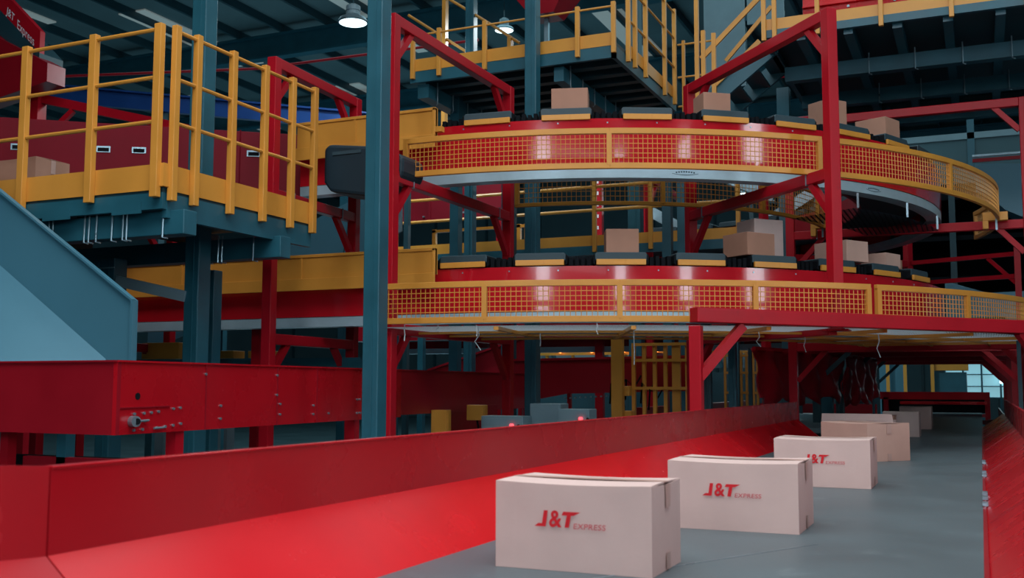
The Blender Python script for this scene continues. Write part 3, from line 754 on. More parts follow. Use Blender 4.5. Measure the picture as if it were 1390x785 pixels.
ybox('small yellow junction box right of the tall yellow one', -4.96, -4.76, 10.0, 10.1, 1.16, 1.32)
ybox('small yellow drive box between the cabinets and the yellow cage', -4.12, -3.90, 12.3, 12.4, 1.40, 1.52)
ybox('yellow box below the small drive box, left of the yellow cage', -4.1, -3.88, 12.3, 12.45, .98, 1.22)
for i,(x,z) in enumerate(((-4.25,1.55),(-4.05,1.60),(-3.85,1.56),(-3.75,1.48))):
    m = MB().tube([(x,12.6,z-.25),(x+.05,12.5,z),(x+.12,12.6,z-.1),(x+.2,12.62,z+.05)], .012, 6)
    tag(m.build('cable_bundle', 'black'), 'loose black cable at the drive left of the yellow cage', 'cable', 'loose cables at the drive')

# yellow cage and fence
def cage(label, x0, x1, y, z0, z1, nv, hz, thick, w=.045, posts=()):  # vertical bars and crossbars
    t = thing('yellow_cage', label, 'fence', ((x0+x1)/2, y, 0))
    for i in range(nv):
        x = x0+(x1-x0)*i/(nv-1)
        ww = thick if i in posts else w
        MB().box(x-ww/2, x+ww/2, y-.025, y+.025, z0, z1).build('bar', 'yellow', t)
    for z in hz: MB().box(x0, x1, y-.04, y-.02, z-.018, z+.018).build('crossbar', 'yellow', t)
    return t
cage('yellow barred gate left of the red lintel post', -3.92, -3.11, 12.55, 0, 2.05, 7, (1.835, 1.493, 2.03, .6), .10, .042, posts=(4,))
o = thing('yellow_post', 'thick yellow post at the left end of the barred gate', 'post', (-4.03, 12.25, 0)); MB().box(-4.10, -3.96, 12.2, 12.3, 0, 2.10).build('shaft', 'yellow', o, bevel=.006); MB().box(-4.14, -3.92, 12.16, 12.34, 0, .02).build('base_plate', 'yellow', o)
cage('yellow ladder-like cage behind the teal column, right of the lintel post', -3.55, -2.98, 16, 0, 2.04, 8, (1.98, 1.72, 1.42, .9), .08, .035, posts=(2, 5))
# background picking stations with orange lamps: yellow tubes
st = thing('sorting_station', 'row of slanted yellow tubes with orange lamps far back under the loop', 'machine', (-8, 22, 0))
for k in range(9):
    x = -9.5+k*.62
    MB().bar((x, 22, 2.1), (x-.28, 22, 3.1), .09, .05).build('tube', 'yellow', st)
    if k % 2: MB().bar((x+.2, 22.1, 1.9), (x-.2, 22.1, 3.0), .16, .05).build('strut', 'teal', st)
    MB().box(x-.1, x+.5, 22.3, 22.32, 1.9, 2.9).build('screen', 'grey', st)
for k in range(4):
    x = -8.5+k*.735
    MB().lathe((x, 21.8, 2.28), [(0,.05),(.03,.04),(.045,0),(.03,-.04),(0,-.05)], 8).build('orange_lamp', 'orled', st)
MB().box(-10, -4, 21.9, 21.98, 2.19, 2.25).build('rail', 'yellow', st)
MB().box(-10, -4, 21.92, 22.0, 0, 1.8).build('body', 'dteal', st)

# ------------------------------------------------------------------ walkway inside the loop
wk = thing('inner_walkway', 'teal walkway with yellow railing inside the loop, seen between the two levels', 'walkway', (-6, 15.2, 3.6))
MB().box(-8.8, -3.0, 15.05, 15.6, 3.58, 3.64).build('deck', 'dteal', wk)
MB().box(-8.8, -3.0, 15.0, 15.05, 3.50, 3.64).build('edge_channel', 'teal', wk)
for x in (-8.5, -3.3): MB().box(x, x+.1, 15.3, 15.4, 0, 3.6).build('leg', 'teal', wk)
railing('safety_railing', 'yellow railing of the inner walkway between the two loop levels', (-8.75, 14.98, 0), (-3.05, 14.98, 0), [0, 1.15, 3.47, 4.35, 5.65], 3.64, (.54, .9, 1.2), .16, 1.25, psize=(.06, .06), drop=.1, rr=.026)
# yellow low gate behind
gt = thing('low_gate', 'low yellow tube gate behind the walkway railing, left', 'gate', (-9, 17, 3.6))
for x in (-9.15, -7.45, -7.3): MB().box(x, x+.07, 16.98, 17.05, 3.3, 4.38).build('post', 'yellow', gt)
MB().box(-9.15, -7.3, 16.98, 17.04, 4.32, 4.37).build('rail', 'yellow', gt)
# red machine behind upper gap at left
rm = thing('red_conveyor_side', 'bolted dark red conveyor side hanging behind the walkway railing, left', 'conveyor', (-8.6, 16.3, 4.4))
MB().box(-10.2, -7.25, 16.4, 16.44, 4.42, 5.1).build('side_panel', 'redshaded', rm)
MB().box(-8.9, -8.86, 16.36, 16.4, 4.42, 5.1).build('panel_seam', 'redshaded', rm)
for x, z in ((-9.6,4.5),(-9.6,4.6),(-9.0,4.52),(-8.2,4.55),(-8.2,4.65),(-7.5,4.5),(-7.35,4.5)): MB().tube([(x,16.36,z),(x,16.4,z)], .018, 6).build('bolt', 'silver', rm)
for x in (-7.6, -9.9): MB().box(x, x+.12, 16.44, 16.54, 0, 4.9).build('leg', 'redpost', rm)
for i, (x, y, w) in enumerate(((-6.0, 17.0, .14), (-5.1, 16.9, .12))):
    t = thing('perforated_post', ['perforated red post behind the small square carton', 'red post right of the perforated one, inside the loop'][i], 'post', (x, y, 0))
    MB().box(x, x+w, y, y+.1, 0, 7).build('shaft', 'redpost', t)
    MB().box(x-.06, x+w+.06, y-.06, y+.16, 0, .02).build('base_plate', 'redpost', t)
    for k in range(8): MB().box(x+w*.4, x+w*.6, y-.003, y, 3.6+k*.2, 3.66+k*.2).build('slot', 'white', t)
# far shoot pieces seen in the gap
for i, (x, y, z, l, tilt, lab) in enumerate(((-5.4, 19.5, 4.6, 1.2, .6, 'short pale chute tilted down behind the perforated red post'), (-3.0, 19.5, 4.7, 1.0, -.6, 'short pale chute near the inner red post of the curve'), (-4.0, 20.5, 5.3, 1.0, .5, 'short pale chute high behind the inner mesh guard'))):
    t = thing('short_chute', lab, 'chute', (x, y, z))
    a = Vector((x-l/2, y, z+tilt*l/2)); b = Vector((x+l/2, y, z-tilt*l/2))
    MB().bar(a, b, .5, .04).build('slide', 'grey', t)
    MB().bar(a+Vector((0,-.25,.08)), b+Vector((0,-.25,.08)), .02, .2).build('side', 'silver', t)
    MB().bar((x, y+.1, 0), (x, y+.1, z-.05), .08, .08).build('leg', 'dteal', t)

# pale chute behind the lower left yellow wall
pc = thing('metal_chute', 'pale blue-grey inclined chute behind the lower left yellow guard wall', 'chute', (-7.5, 12.2, 2))
MB().poly([(-10.6,12.3,2.3),(-7.1,12.3,3.6),(-7.1,12.3,4.32),(-10.6,12.3,2.98)], .03, (0,1,0)).build('side_panel', 'grey', pc)
MB().poly([(-10.6,11.36,2.0),(-7.1,11.36,3.1),(-7.1,11.36,3.96),(-10.6,11.36,2.62)], .03, (0,1,0)).build('near_panel', 'chute', pc)
MB().sheet([(-10.6,11.4,2.5),(-7.1,11.4,3.84),(-7.1,12.3,3.9),(-10.6,12.3,2.6)], .02, (0,0,1)).build('slide_floor', 'chute', pc)
for x in (-8.75, -7.4): MB().bar((x, 11.35, 2.75+(x+8.75)*.33), (x+.12, 11.35, 3.35+(x+8.75)*.37), .012, .01).build('seam', 'dteal', pc)
for x in (-10.2, -7.3): MB().box(x, x+.1, 12.34, 12.44, 0, 3.2).build('leg', 'teal', pc)

# things under the lower left track
for i, (x, y, z, w, h, m_, lab) in enumerate(((-8.95, 9.5, 1.82, .55, .19, 'yellow', 'yellow machine housing under the lower left track, beside the chute'),
      (-8.0, 9.5, 1.82, .18, .085, 'yellow', 'small yellow housing under the lower left track, left of the big teal column'),
      (-7.82, 9.5, 1.82, .20, .085, 'yellow', 'yellow housing right of the big teal column, under the track'),
      (-7.42, 9.5, 1.82, .27, .08, 'yellow', 'yellow housing under the track, just left of the red frame post'))):
    t = thing('drive_housing', lab, 'housing', (x, y, z))
    MB().box(x, x+w, y, y+.2, z, z+h).build('body', m_, t, bevel=.005)
    MB().box(x+w*.4, x+w*.62, y+.02, y+.15, 0, z).build('stand', 'grey', t)
bm_ = thing('floor_beam', 'long teal beam lying behind the red conveyor housing at the left', 'beam', (-8, 9.3, 1.5))
MB().box(-11, -5.5, 9.3, 9.4, 1.70, 1.81).build('beam', 'teal', bm_)
for x in (-10, -8.3, -5.7): MB().box(x, x+.1, 9.3, 9.4, 0, 1.70).build('leg', 'teal', bm_)

# ------------------------------------------------------------------ red feeder with slot handles behind the platform, left
fd = thing('red_feeder', 'big dark red feeder housing with steel slot handles behind the left railing', 'machine', (-7.5, 8.4, 3.2))
F0, F1 = Vector((-10.4, 6.65, 0)), Vector((-6.45, 9.05, 0)); fdv = (F1-F0).normalized(); fn = Vector((fdv.y, -fdv.x, 0))
def FP(s, z, o=0): p = F0+fdv*s+fn*o; return (p.x, p.y, z)
FL = (F1-F0).length
MB().sheet([FP(0,3.05),FP(FL,3.20),FP(FL,4.15),FP(0,4.28)], .5, tuple(-fn)).build('housing', 'redshaded', fd, bevel=.006)
for s in (1.55, 3.15, 4.0): MB().bar(FP(s,3.2,.003), FP(s,4.18,.003), .01, .006).build('panel_seam', 'redshaded', fd)
for s in (1.80, 2.632, 2.985, 4.14):
    z = 3.932
    MB().sheet([FP(s-.07,z-.032,.002),FP(s+.07,z-.032,.002),FP(s+.07,z+.032,.002),FP(s-.07,z+.032,.002)], .008, tuple(fn)).build('handle_plate', 'silver', fd); hpl = bpy.data.objects[fd.children[-1].name] if False else [c for c in COL.objects if c.name.startswith('handle_plate')][-1]
    MB().sheet([FP(s-.055,z-.024,.0105),FP(s+.055,z-.024,.0105),FP(s+.055,z+.015,.0105),FP(s-.055,z+.015,.0105)], .002, tuple(fn)).build('handle_slot', 'black', hpl)
for s in (.6, 2.4, 4.2): 
    p = FP(s, 0, -.3); MB().box(p[0]-.05, p[0]+.05, p[1]-.05, p[1]+.05, 0, 3.2).build('leg', 'redpost', fd)
cb = carton('brown carton on the platform behind the leftmost railing post', -7.55, -6.98, 6.15, 6.5, 2.962, .42, mat='cartonb')
# red sloping gantry with lettering
sg = thing('lettered_gantry', 'red sloping gantry panel with white lettering in the top left corner', 'sign', (-12, 10, 5.5))
a0, a1 = Vector((-13.4, 10.0, 8.08)), Vector((-11.37, 10.0, 6.25))
dv = (a1-a0); ex = dv.normalized(); hor = Vector((ex.x, ex.y, 0)).normalized(); nn = Vector((hor.y, -hor.x, 0)); ey = nn.cross(ex).normalized(); ey = ey if ey.z > 0 else -ey
MB().sheet([a0-Vector((0,0,.30)), a1-Vector((0,0,.30)), a1, a0], .08, tuple(-nn)).build('panel', 'redpost', sg)
TM = text_mesh('J&T Express', 1, 0, 0, 1)
JT = fit(text_mesh('J&T', 1, .2, .012), 0, 0, .23, .15); EX = fit(text_mesh('Express', 1, 0, 0), .31, -.04, .44, .17)
org = Vector((-12.03, 10.0, 6.55))+nn*.004
flat([JT, EX], org, ex, Vector((0,0,1))).build('lettering', 'white', sg)
MB().sheet([a0-Vector((.1,0,.8)), a1-Vector((.0,0,.50)), a1-Vector((0,0,.30)), a0-Vector((0,0,.30))], .4, tuple(-nn)).build('under_beam', 'dteal', sg)
# red machine bulk behind it
MB().poly([(-13.2,9.9,7.0),(-12.0,9.9,6.2),(-11.1,9.9,5.75),(-11.1,9.9,5.5),(-13.2,9.9,5.2)], .3, (0,1,0)).build('red_box', 'red', sg)
MB().box(-11.9, -11.7, 10.3, 10.45, 0, 6.2).build('post', 'redpost', sg)
MB().bar((-11.7,10.4,5.45),(-8.9,10.9,4.75), .1, .12).bar((-11.7,10.35,4.8),(-11.2,10.45,5.25), .06, .07).build('arm', 'redpost', sg)
# blue crane beam
o = thing('blue_beam', 'long dark blue beam sloping behind the left railing', 'beam', (-14, 14, 6))
MB().bar((-17.5, 12.5, 6.95), (-8.6, 15.5, 5.9), .12, .26).build('web', 'blue', o); MB().bar((-17.5, 12.5, 7.1), (-8.6, 15.5, 6.05), .3, .03).build('flange', 'blue', o)
MB().bar((-13.0, 14.1, 0), (-13.0, 14.1, 6.3), .15, .15).build('leg', 'dteal', o)
o = thing('blue_beam', 'long dark blue beam running along the right background above the curve', 'beam', (3, 30, 7))
MB().box(-4, 15.9, 30, 30.2, 9.0, 9.5).build('web', 'blue', o); MB().box(-4, 15.9, 29.9, 30.3, 9.5, 9.54).build('flange', 'blue', o)
for i, (z, y, lab) in enumerate(((9.75, 28, 'thin red pipe across the right background, upper one'), (8.55, 28, 'thin red pipe across the right background, lower one'))):
    tag(MB().tube([(-6, y, z), (15.9, y, z)], .05, 8).build('red_pipe', 'redpost'), lab, 'pipe')
tag(MB().tube([(-17.5, 16, 8.0), (-14, 18, 8.3), (-9.2, 19, 8.6)], .03, 8).build('red_pipe', 'redpost'), 'thin red pipe below the roof at the left', 'pipe')

# ------------------------------------------------------------------ upper left platform (middle top)
up1 = thing('upper_platform', 'high teal platform above the upper loop, top centre', 'platform', (-4.9, 12.5, 5.3))
X1 = -3.62; Y0 = 11.0; ZP = 5.36
MB().box(-6.25, X1, Y0+.02, 13.6, ZP-.02, ZP+.02).build('deck', 'dteal', up1)
MB().box(-6.25, X1, Y0, Y0+.05, ZP-.16, ZP-.02).build('edge_channel', 'teal', up1)
MB().box(X1-.05, X1, Y0, 13.6, ZP-.16, ZP-.02).build('edge_channel', 'teal', up1)
for k in range(7):
    y = Y0+.3+k*.36
    MB().box(-6.2, X1-.05, y, y+.12, ZP-.15, ZP-.03).build('joist', 'dteal', up1)
MB().box(-4.40, -4.28, 11.1, 13.6, ZP-.33, ZP-.16).build('main_beam', 'teal', up1)
MB().box(-6.2, -6.05, 11.1, 13.6, ZP-.33, ZP-.16).build('main_beam', 'teal', up1)
for k in range(6):
    y = 11.3+k*.42
    MB().tube([(-4.272, y, ZP-.10), (-4.268, y, ZP-.36), (-4.30, y+.03, ZP-.37)], .008, 6).build('hook_bolt', 'silver', up1)
    MB().tube([(-6.03, y, ZP-.10), (-6.028, y, ZP-.36), (-6.06, y+.03, ZP-.37)], .008, 6).build('hook_bolt', 'silver', up1)
for x, y in ((-6.1, 13.5), (-3.75, 13.5), (-6.1, 11.9)): MB().box(x-.06, x+.06, y, y+.12, 0, ZP-.05).build('leg', 'teal', up1)
railing('safety_railing', 'low yellow railing and toe board along the front of the top centre platform', (-6.2, 10.97, 0), (-3.62, 10.97, 0), [0, .36, .97, 2.14, 2.57], ZP-.02, (.44,), .15, .49, psize=(.045, .05), drop=.1, rr=.013)
rl = railing('safety_railing', 'tall yellow railing running back along the side of the top centre platform', (-3.58, 11.0, 0), (-3.58, 13.5, 0), [.36, .62, 1.05, 1.9, 2.38], ZP-.02, (.40, .80, 1.15), .15, 1.2, psize=(.05, .05), drop=.1, rr=.014)
# stair behind it going up left
sr = thing('stair_rail', 'slanting yellow stair railing above the top centre platform', 'railing', (-7, 13.8, 6))
MB().tube([(-8.2,14.0,8.1),(-6.5,14.0,6.9),(-6.1,14.0,6.6)], .022, 8).tube([(-8.0,14.0,7.3),(-6.3,14.0,6.1)], .022, 8).build('rail', 'yellow', sr, smooth=True)
for x, z in ((-7.35,6.9),(-6.25,6.0)): MB().box(x-.03, x+.03, 13.95, 14.05, ZP, z+.7).build('post', 'yellow', sr)
MB().box(-8.2, -6.1, 13.9, 14.2, ZP-.05, ZP).build('landing', 'dteal', sr)
for x in (-8.1, -6.3): MB().box(x, x+.08, 14.1, 14.18, 0, ZP-.05).build('leg', 'dteal', sr)
# dark red hopper above, and a glass tube
hp = thing('hopper', 'dark red hopper underside above the top centre platform', 'hopper', (-5.6, 13.4, 6.8))
MB().add([(-6.3,12.9,7.6),(-4.6,12.9,7.6),(-4.6,13.9,7.6),(-6.3,13.9,7.6),(-5.55,13.1,6.65),(-5.2,13.1,6.65),(-5.2,13.5,6.65),(-5.55,13.5,6.65)], [(0,1,5,4),(1,2,6,5),(2,3,7,6),(3,0,4,7),(4,5,6,7),(0,3,2,1)]).build('body', 'red', hp)
MB().box(-5.42, -5.36, 13.3, 13.36, ZP+.02, 6.65).build('drop_pipe', 'silver', hp)

# ------------------------------------------------------------------ upper right platform
ur = thing('upper_platform', 'large high platform with dark girder underside, top right', 'platform', (0, 14, 5.6))
ZR = 5.62
MB().box(-2.15, 4.6, 12.05, 16.1, ZR, ZR+.04).build('deck', 'dteal', ur)
MB().box(-2.15, 4.6, 12.02, 12.08, ZR-.09, ZR).box(-2.18, -2.12, 12.05, 16.1, ZR-.12, ZR).build('edge_channel', 'teal', ur)
for k in range(12):
    x = -1.8+k*.52
    MB().box(x, x+.10, 12.1, 16.1, ZR-.14, ZR).build('joist', 'teal', ur)  # lighter teal stands in for light bounced up onto the joists
for y in (13.1, 14.5, 15.9):
    MB().box(-2.1, 4.6, y, y+.14, ZR-.32, ZR-.14).build('main_beam', 'teal', ur)
for k in range(8):
    x = -1.62+k*.52
    MB().tube([(x, 13.09, ZR-.08), (x, 13.085, ZR-.34), (x+.03, 13.1, ZR-.35)], .008, 6).build('hook_bolt', 'silver', ur)
    MB().tube([(x, 14.49, ZR-.08), (x, 14.485, ZR-.34), (x+.03, 14.5, ZR-.35)], .008, 6).build('hook_bolt', 'silver', ur)
for x, y in ((-2.05, 15.95), (-2.3, 14.2), (4.4, 15.9)):
    MB().box(x-.08, x+.08, y-.08, y+.08, 0, ZR-.1).build('leg', 'teal', ur)
MB().bar((-2.05, 15.8, 4.1), (-1.0, 15.2, 5.35), .10, .10).build('knee_brace', 'teal', ur)
MB().box(-2.0, 4.6, 15.99, 16.05, ZR-.3, ZR).build('end_channel', 'dteal', ur)
railing('safety_railing', 'yellow railing and toe board along the edge of the top right platform', (-2.17, 12.0, 0), (4.5, 12.0, 0), [0.02, .14, .62, 1.30, 2.02, 2.75, 4.2, 5.6, 6.6], ZR-.03, (.5, .85, 1.15), .16, 1.2, psize=(.05, .05), drop=.1, rr=.014)
# red machine on it
rmc = thing('red_drive_unit', 'bright red bolted drive unit standing on the top right platform', 'machine', (0, 12.4, ZR))
MB().box(-1.78, 3.2, 12.5, 13.3, ZR+.04, 6.6).box(-1.78, 3.2, 12.46, 12.5, 5.98, 6.0).build('housing', 'redtop', rmc, bevel=.006)
for k in range(10): MB().tube([(-1.6+k*.17, 12.5, 5.86+.04*(k % 3)), (-1.6+k*.17, 12.475, 5.86+.04*(k % 3))], .016, 6).build('bolt', 'silver', rmc)
MB().tube([(-1.62, 12.5, 5.80), (-1.62, 12.45, 5.80)], .04, 12).build('shaft_collar', 'black', rmc)
MB().box(-1.35, -.9, 12.35, 12.45, ZR+.04, 5.82).build('motor_cover', 'yellow', rmc)
# stair up to it
sw = thing('steel_staircase', 'steel stair with yellow railings rising to the top right platform', 'staircase', (-2.9, 12.6, 4.6))
MB().bar((-3.3, 12.6, 4.75), (-2.15, 12.6, 5.62), .05, .22).build('stringer', 'teal', sw)
MB().bar((-3.3, 13.4, 4.75), (-2.15, 13.4, 5.62), .05, .22).build('stringer', 'teal', sw)
for k in range(5):
    MB().box(-3.25+k*.23, -3.02+k*.23, 12.62, 13.38, 4.82+k*.17, 4.85+k*.17).build('step', 'dteal', sw)
MB().box(-3.62, -3.25, 12.55, 13.45, 4.66, 4.72).build('landing', 'dteal', sw)
for x0, z0_, x1, z1_ in ((-3.02, 5.55, -2.3, 6.22), (-2.88, 5.18, -2.3, 5.68)):
    MB().bar((x0, 12.55, z0_), (x1, 12.55, z1_), .03, .06).build('rail', 'yellow', sw)
MB().bar((-2.9, 13.4, 5.75), (-2.3, 13.4, 6.4), .03, .05).build('rail', 'yellow', sw)
for x, z0_, z1_ in ((-3.07, 4.7, 6.6), (-2.99, 4.85, 5.9), (-2.86, 5.03, 5.85)): MB().box(x-.025, x+.025, 12.52, 12.57, z0_, z1_).build('post', 'yellow', sw)
for x in (-3.5,): MB().box(x-.05, x+.05, 13.3, 13.4, 0, 4.66).build('leg', 'teal', sw)
t = thing('hung_panel', 'plain grey sheet panel hanging behind the stair railing, top centre right', 'panel', (-3.9, 20, 7.4))
MB().box(-4.75, -3.95, 20, 20.05, 7.3, 11.0).box(-3.90, -3.2, 20, 20.05, 8.5, 11.0).build('sheet', 'grey', t)
MB().box(-4.75, -3.2, 20.05, 20.1, 8.6, 8.7).build('rail', 'teal', t)
MB().box(-4.75, -3.2, 20.05, 20.1, 11.0, 11.3).build('hanger', 'teal', t)
# rails between the side railing and the stair
sg2 = thing('landing_rail', 'short yellow rails closing the gap between platform and stair', 'railing', (-3.3, 13.5, 5))
for z in (6.1, 5.65, 5.25): MB().tube([(-3.58, 13.55, z), (-3.05, 13.55, z)], .014, 8).build('rail', 'yellow', sg2)
for x in (-3.5, -3.08): MB().box(x-.02, x+.02, 13.53, 13.57, 4.7, 6.15).build('post', 'yellow', sg2)
MB().box(-3.62, -3.0, 13.46, 13.62, 4.66, 4.72).build('ledge', 'dteal', sg2)

# ------------------------------------------------------------------ right background
gw = thing('partition_wall', 'grey-blue panelled partition behind the right end of the loops', 'partition', (6, 27, 0))
for k in range(6): MB().box(-3+k*3.0, -.06+k*3.0, 27, 27.08, 4.0, 7.4).build('panel', 'wall', gw)
for k in range(7): MB().box(-3.1+k*3.0, -2.94+k*3.0, 26.95, 27.1, 0 if k > 1 else 4.0, 8.4).build('stud', 'teal', gw)
MB().box(-3, 15, 26.95, 27.1, 7.4, 7.55).build('top_rail', 'grey', gw)
rch = thing('metal_chute', 'blue-grey chute at the right edge behind the upper mesh guard', 'chute', (2.2, 17, 0))
MB().poly([(.03,16.6,4.77),(.67,16.6,4.72),(4.5,16.6,5.1),(4.5,16.6,3.9),(.62,16.6,3.95),(.41,16.6,4.06),(.18,16.6,4.30),(.03,16.6,4.35)], .6, (0,1,0)).build('body', 'chute', rch)
MB().box(.0, 4.5, 16.55, 16.6, 4.78, 4.83).build('cap_rail', 'redpost', rch)
MB().box(.0, 4.5, 16.5, 16.56, 4.85, 4.88).build('cap_tube', 'silver', rch)
for x in (1.9, 4.2): MB().box(x, x+.12, 16.9, 17.02, 0, 4.2).build('leg', 'chute', rch)
rch2 = thing('metal_chute', 'blue-grey low chute behind the right end of the lower mesh guard', 'chute', (1.2, 18, 0))
MB().poly([(-.47,18.0,3.19),(.14,18.0,2.98),(3.6,18.0,3.05),(3.6,18.0,2.2),(1.2,18.0,2.25),(.33,18.0,2.6),(-.47,18.0,2.6)], .8, (0,1,0)).build('body', 'chute', rch2)
for x in (1.4, 3.2): MB().box(x, x+.1, 18.3, 18.4, 0, 2.3).build('leg', 'chute', rch2)
# dark net/film wraps right of the curve
fw = thing('hanging_film', 'wrinkled translucent film hanging at the right edge behind the red arm', 'plastic film', (1.6, 17.8, 0))
v_, f_ = [], []
for j in range(9):
    for i in range(13):
        x = .9+i*.16; z = 2.4+j*.32
        v_.append((x, 17.8+.09*math.sin(i*1.9+j*.6)+.05*math.sin(j*2.1+i), z))
for j in range(8):
    for i in range(12): a = j*13+i; f_.append((a, a+1, a+14, a+13))
o = MB().add(v_, f_).build('film', 'chute', fw, smooth=True); sd = o.modifiers.new('solid', 'SOLIDIFY'); sd.thickness = .01
MB().box(.85, 2.95, 17.75, 17.85, 4.95, 5.02).box(2.9, 2.96, 17.77, 17.83, 0, 4.95).box(.84, .9, 17.77, 17.83, 0, 4.95).build('frame', 'grey', fw)
# dark shelving mass in the right middle
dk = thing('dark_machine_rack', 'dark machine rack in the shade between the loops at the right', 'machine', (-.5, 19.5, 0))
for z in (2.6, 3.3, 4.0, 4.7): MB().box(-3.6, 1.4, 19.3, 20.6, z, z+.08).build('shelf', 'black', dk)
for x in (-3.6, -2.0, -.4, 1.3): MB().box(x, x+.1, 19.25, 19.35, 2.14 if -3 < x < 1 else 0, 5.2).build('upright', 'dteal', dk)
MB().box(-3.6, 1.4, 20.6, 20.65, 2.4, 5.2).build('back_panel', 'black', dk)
MB().box(-.9, -.4, 19.2, 19.27, 2.7, 3.0).build('name_board', 'yellow', dk) if False else None

# ------------------------------------------------------------------ the tunnel beyond
def curtain(label, pts, z0, z1, amp, seed):
    rnd = random.Random(seed)
    t = thing('plastic_curtain', label, 'plastic curtain', (pts[0][0], pts[0][1], z0))
    nseg, nz = 26, 12; vs = []; fs = []
    for j in range(nz+1):
        for i in range(nseg+1):
            s = i/nseg*(len(pts)-1); k = min(int(s), len(pts)-2); q = s-k
            x = pts[k][0]*(1-q)+pts[k+1][0]*q; y = pts[k][1]*(1-q)+pts[k+1][1]*q
            zz = z0+(z1-z0)*j/nz
            low = .06*math.sin(i*.9+seed) if j == 0 else 0
            w = amp*(.6*math.sin(i*1.1+seed+j*.25)+.4*math.sin(i*.45+j*.7+seed*2)+.3*rnd.random())
            vs.append((x+w, y+w*.4, zz+low))
    for j in range(nz):
        for i in range(nseg): a = j*(nseg+1)+i; fs.append((a, a+1, a+nseg+2, a+nseg+1))
    o = MB().add(vs, fs).build('sheet', 'plastic', t, smooth=True)
    s = o.modifiers.new('solid', 'SOLIDIFY'); s.thickness = .008
    a, b = pts[0], pts[-1]
    MB().bar((a[0], a[1], z1), (b[0], b[1], z1), .04, .04).build('hanging_rod', 'redpost', t)
    for p in (a, b): MB().bar((p[0]-.05, p[1]+.02, 0), (p[0]-.05, p[1]+.02, z1), .04, .04).build('stand', 'dteal', t)
curtain('dark red plastic sheet hanging on the left of the tunnel, nearest one', [(-2.45, 12.6), (-1.80, 15.4)], 1.33, 1.97, .06, 1)
curtain('dark red plastic sheet hanging on the left, deeper in the tunnel', [(-1.80, 15.9), (-1.62, 18.8)], 1.28, 1.97, .06, 4)
curtain('red plastic sheet hanging on the right side of the tunnel', [(.42, 12.1), (.5, 14.6)], 1.30, 2.0, .08, 6)
tn = thing('tunnel_frame', 'dark red portal over the far part of the belt conveyor', 'frame', (-.9, 18, 0))
for y in (14.8, 17.5, 20.5, 24):
    MB().box(-2.1, .5, y, y+.1, 1.98, 2.1).build('roof_beam', 'redpost', tn)
    MB().box(-2.1, -2.0, y, y+.1, 0, 1.98).build('post', 'dteal', tn)  # left posts and braces: dark colour stands in for the tunnel's shade
    MB().box(.42, .5, y, y+.1, 0, 1.98).build('post', 'redpost', tn)
    MB().bar((-2.02, y+.05, 1.6), (-1.6, y+.05, 1.99), .05, .06).build('brace', 'dteal', tn)
    MB().bar((.44, y+.05, 1.6), (.05, y+.05, 1.99), .05, .06).build('brace', 'redpost', tn)
MB().box(-2.1, .5, 14.8, 24.1, 2.1, 2.14).build('roof_plate', 'black', tn)
MB().box(-2.15, .16, 24.3, 24.4, 1.24, 1.40).build('stop_beam', 'redpost', tn)
MB().box(-1.95, -1.85, 24.3, 24.4, 0, 1.28).build('stop_leg', 'redpost', tn)
MB().box(.06, .16, 24.3, 24.4, 0, 1.24).build('stop_leg', 'redpost', tn)
MB().box(-2.0, .1, 24.45, 24.5, .96, 1.24).build('stop_board', 'black', tn)
MB().box(-1.6, .1, 24.1, 24.2, 1.14, 1.2).build('stop_bar', 'redtop', tn)
# what is seen at the far end
ye = thing('yellow_end_fence', 'yellow posts and dark machine at the far end of the tunnel', 'fence', (-1.2, 31, 0))
for x in (-1.95, -1.25, .95, -2.4): MB().box(x, x+.09, 31, 31.08, 0, 3).build('post', 'yellow', ye)
MB().box(-1.2, -.35, 31.2, 32, 1.2, 1.9).build('dark_machine', 'teal', ye)
MB().box(-1.2, -.3, 31.1, 32, 1.95, 2.6).build('yellow_hood', 'yellow', ye)
MB().box(-2.6, -1.9, 31.3, 31.4, 0, 2.6).build('grey_panel', 'chute', ye)
w = MB()
w.box(-1.0, 3.4, 34.0, 34.1, 1.15, 1.2).box(-1.0, 3.4, 34.0, 34.1, 3.4, 3.5)
for k in range(9): w.box(-1.0+k*.5, -.95+k*.5, 33.97, 34.1, .0, 3.5)
for k in range(4): w.box(-1.0, 3.4, 33.98, 34.1, 1.5+k*.35, 1.53+k*.35)
ww = w.build('window_5', 'teal'); struct(ww)
MB().box(-1.0, 3.4, 34.06, 34.09, 1.2, 3.4).build('pane', 'winblue', ww)
MB().box(.5, .72, 33.9, 33.94, 1.6, 2.6).build('lamp_tube', 'lamp', ww)

# ------------------------------------------------------------------ high bay lamps
def lamp(label, x, y, z, s=1., light=0):
    t = thing('high_bay_lamp', label, 'lamp', (x, y, z))
    MB().lathe((x, y, z), [(.0,.0),(.22*s,.0),(.235*s,.015*s),(.20*s,.07*s),(.12*s,.11*s),(.0,.12*s)], 28).build('shade', 'silver', t, smooth=True)
    MB().lathe((x, y, z), [(0,-.025*s),(.12*s,-.02*s),(.21*s,.0),(.0,.002)], 28).build('lens', 'lamp', t, smooth=True)
    MB().lathe((x, y, z+.12*s), [(0,0),(.11*s,0),(.11*s,.05*s),(.10*s,.05*s),(.10*s,.07*s),(.11*s,.07*s),(.11*s,.14*s),(.04*s,.18*s),(0,.18*s)], 20).build('driver', 'grey', t)
    MB().tube([(x, y, z+.28*s), (x, y, 11.1)], .012, 6).build('hanger', 'dteal', t)
    return t
lamp('high bay lamp with white lens hanging left of the central teal column', -8.60, 13.35, 7.05, 1.0)
lamp('small high bay lamp seen over the yellow toe board of the top centre platform', -9.8, 21.6, 9.7, 1.0)
lamp('high bay lamp seen under the upper loop between mesh guard and red arm', -4.9, 25, 6.1, 1.0)
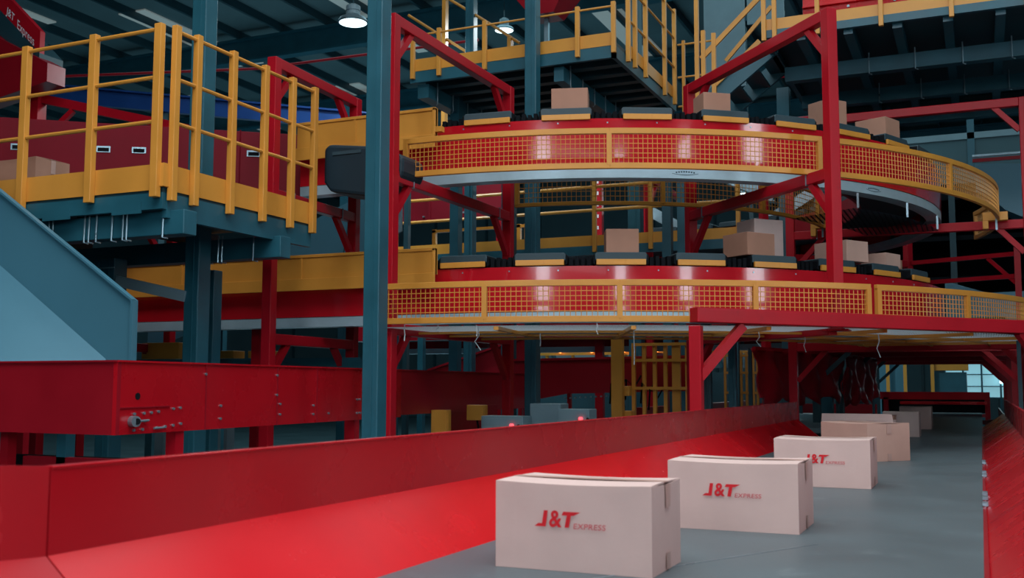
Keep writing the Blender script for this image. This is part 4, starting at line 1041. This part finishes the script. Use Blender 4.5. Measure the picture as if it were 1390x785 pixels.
lamp('high bay lamp just above the red arm at the right, by the upper loop', .6, 24, 8.05, 1.0)
fl = thing('flood_light', 'small grey flood light hanging below the roof, top left', 'lamp', (-14.2, 13.2, 8.5))
MB().bar((-14.35, 13.2, 8.35), (-14.1, 13.3, 8.6), .25, .2).build('housing', 'silver', fl); MB().tube([(-14.1,13.3,8.6),(-14.0,13.3,11.1)], .02, 6).build('hanger', 'grey', fl)

# ------------------------------------------------------------------ light
def area(name, loc, rot, sx, sy, e, col):
    l = bpy.data.lights.new(name, 'AREA'); l.shape = 'RECTANGLE'; l.size = sx; l.size_y = sy; l.energy = e; l.color = col
    o = bpy.data.objects.new(name, l); COL.objects.link(o); o.location = loc; o.rotation_euler = rot; return o
area('ceiling_light_near', (-1.2, 1.0, 9.0), (0, 0, 0), 9, 6, 880, (1, .95, .96))
area('ceiling_light_mid', (-2, 9, 10.2), (0, 0, 0), 12, 6, 420, (.8, .95, 1))
area('ceiling_light_far', (-8, 24, 10.2), (0, 0, 0), 22, 16, 900, (.6, .92, 1))
area('ceiling_fill_far', (-16, 26, .5), (R(180), 0, 0), 16, 16, 420, (.45, .85, 1))  # added upward fill that brightens the ceiling, no fixture here
area('front_window_light', (1, -10.5, 6.5), (R(80), 0, R(4)), 9, 3.5, 150, (.9, .95, 1))
area('lamp_light_left', (-8.6, 13.35, 6.98), (0, 0, 0), .4, .4, 120, (.8, .97, 1))
area('lamp_light_back', (-4.9, 25, 6.03), (0, 0, 0), .4, .4, 200, (.8, .97, 1))
area('loop_fill_light', (-6.5, 15.9, 7.5), (0, 0, 0), 1.5, 1.5, 130, (.85, .97, 1))  # added fill for the rails inside the loop, no lamp hangs here
w = bpy.data.worlds.new('hall_air'); S.world = w; w.use_nodes = True
w.node_tree.nodes['Background'].inputs[0].default_value = (.3, .6, .7, 1); w.node_tree.nodes['Background'].inputs[1].default_value = .05

# ------------------------------------------------------------------ camera
cam = bpy.data.cameras.new('camera'); co = bpy.data.objects.new('camera', cam); COL.objects.link(co)
yaw, pitch, roll = .41778, .09095, .00204
Fw = Vector((-math.sin(yaw)*math.cos(pitch), math.cos(yaw)*math.cos(pitch), math.sin(pitch)))
Rt = Vector((math.cos(yaw), math.sin(yaw), 0)); U = Rt.cross(Fw)
r_ = Rt*math.cos(roll)+U*math.sin(roll); u_ = U*math.cos(roll)-Rt*math.sin(roll)
co.matrix_world = Matrix(((r_.x, u_.x, -Fw.x, 0), (r_.y, u_.y, -Fw.y, 0), (r_.z, u_.z, -Fw.z, 1.53), (0,0,0,1)))
cam.sensor_width = 36; cam.lens = 36*1429.1/1390
cam.clip_start = .05; cam.clip_end = 200
cam.dof.use_dof = True; cam.dof.focus_distance = 8.5; cam.dof.aperture_fstop = 4.5
S.camera = co
S.view_settings.view_transform = 'Standard'; S.view_settings.look = 'None'
S.view_settings.exposure = 0; S.view_settings.gamma = 1; S.view_settings.use_curve_mapping = False
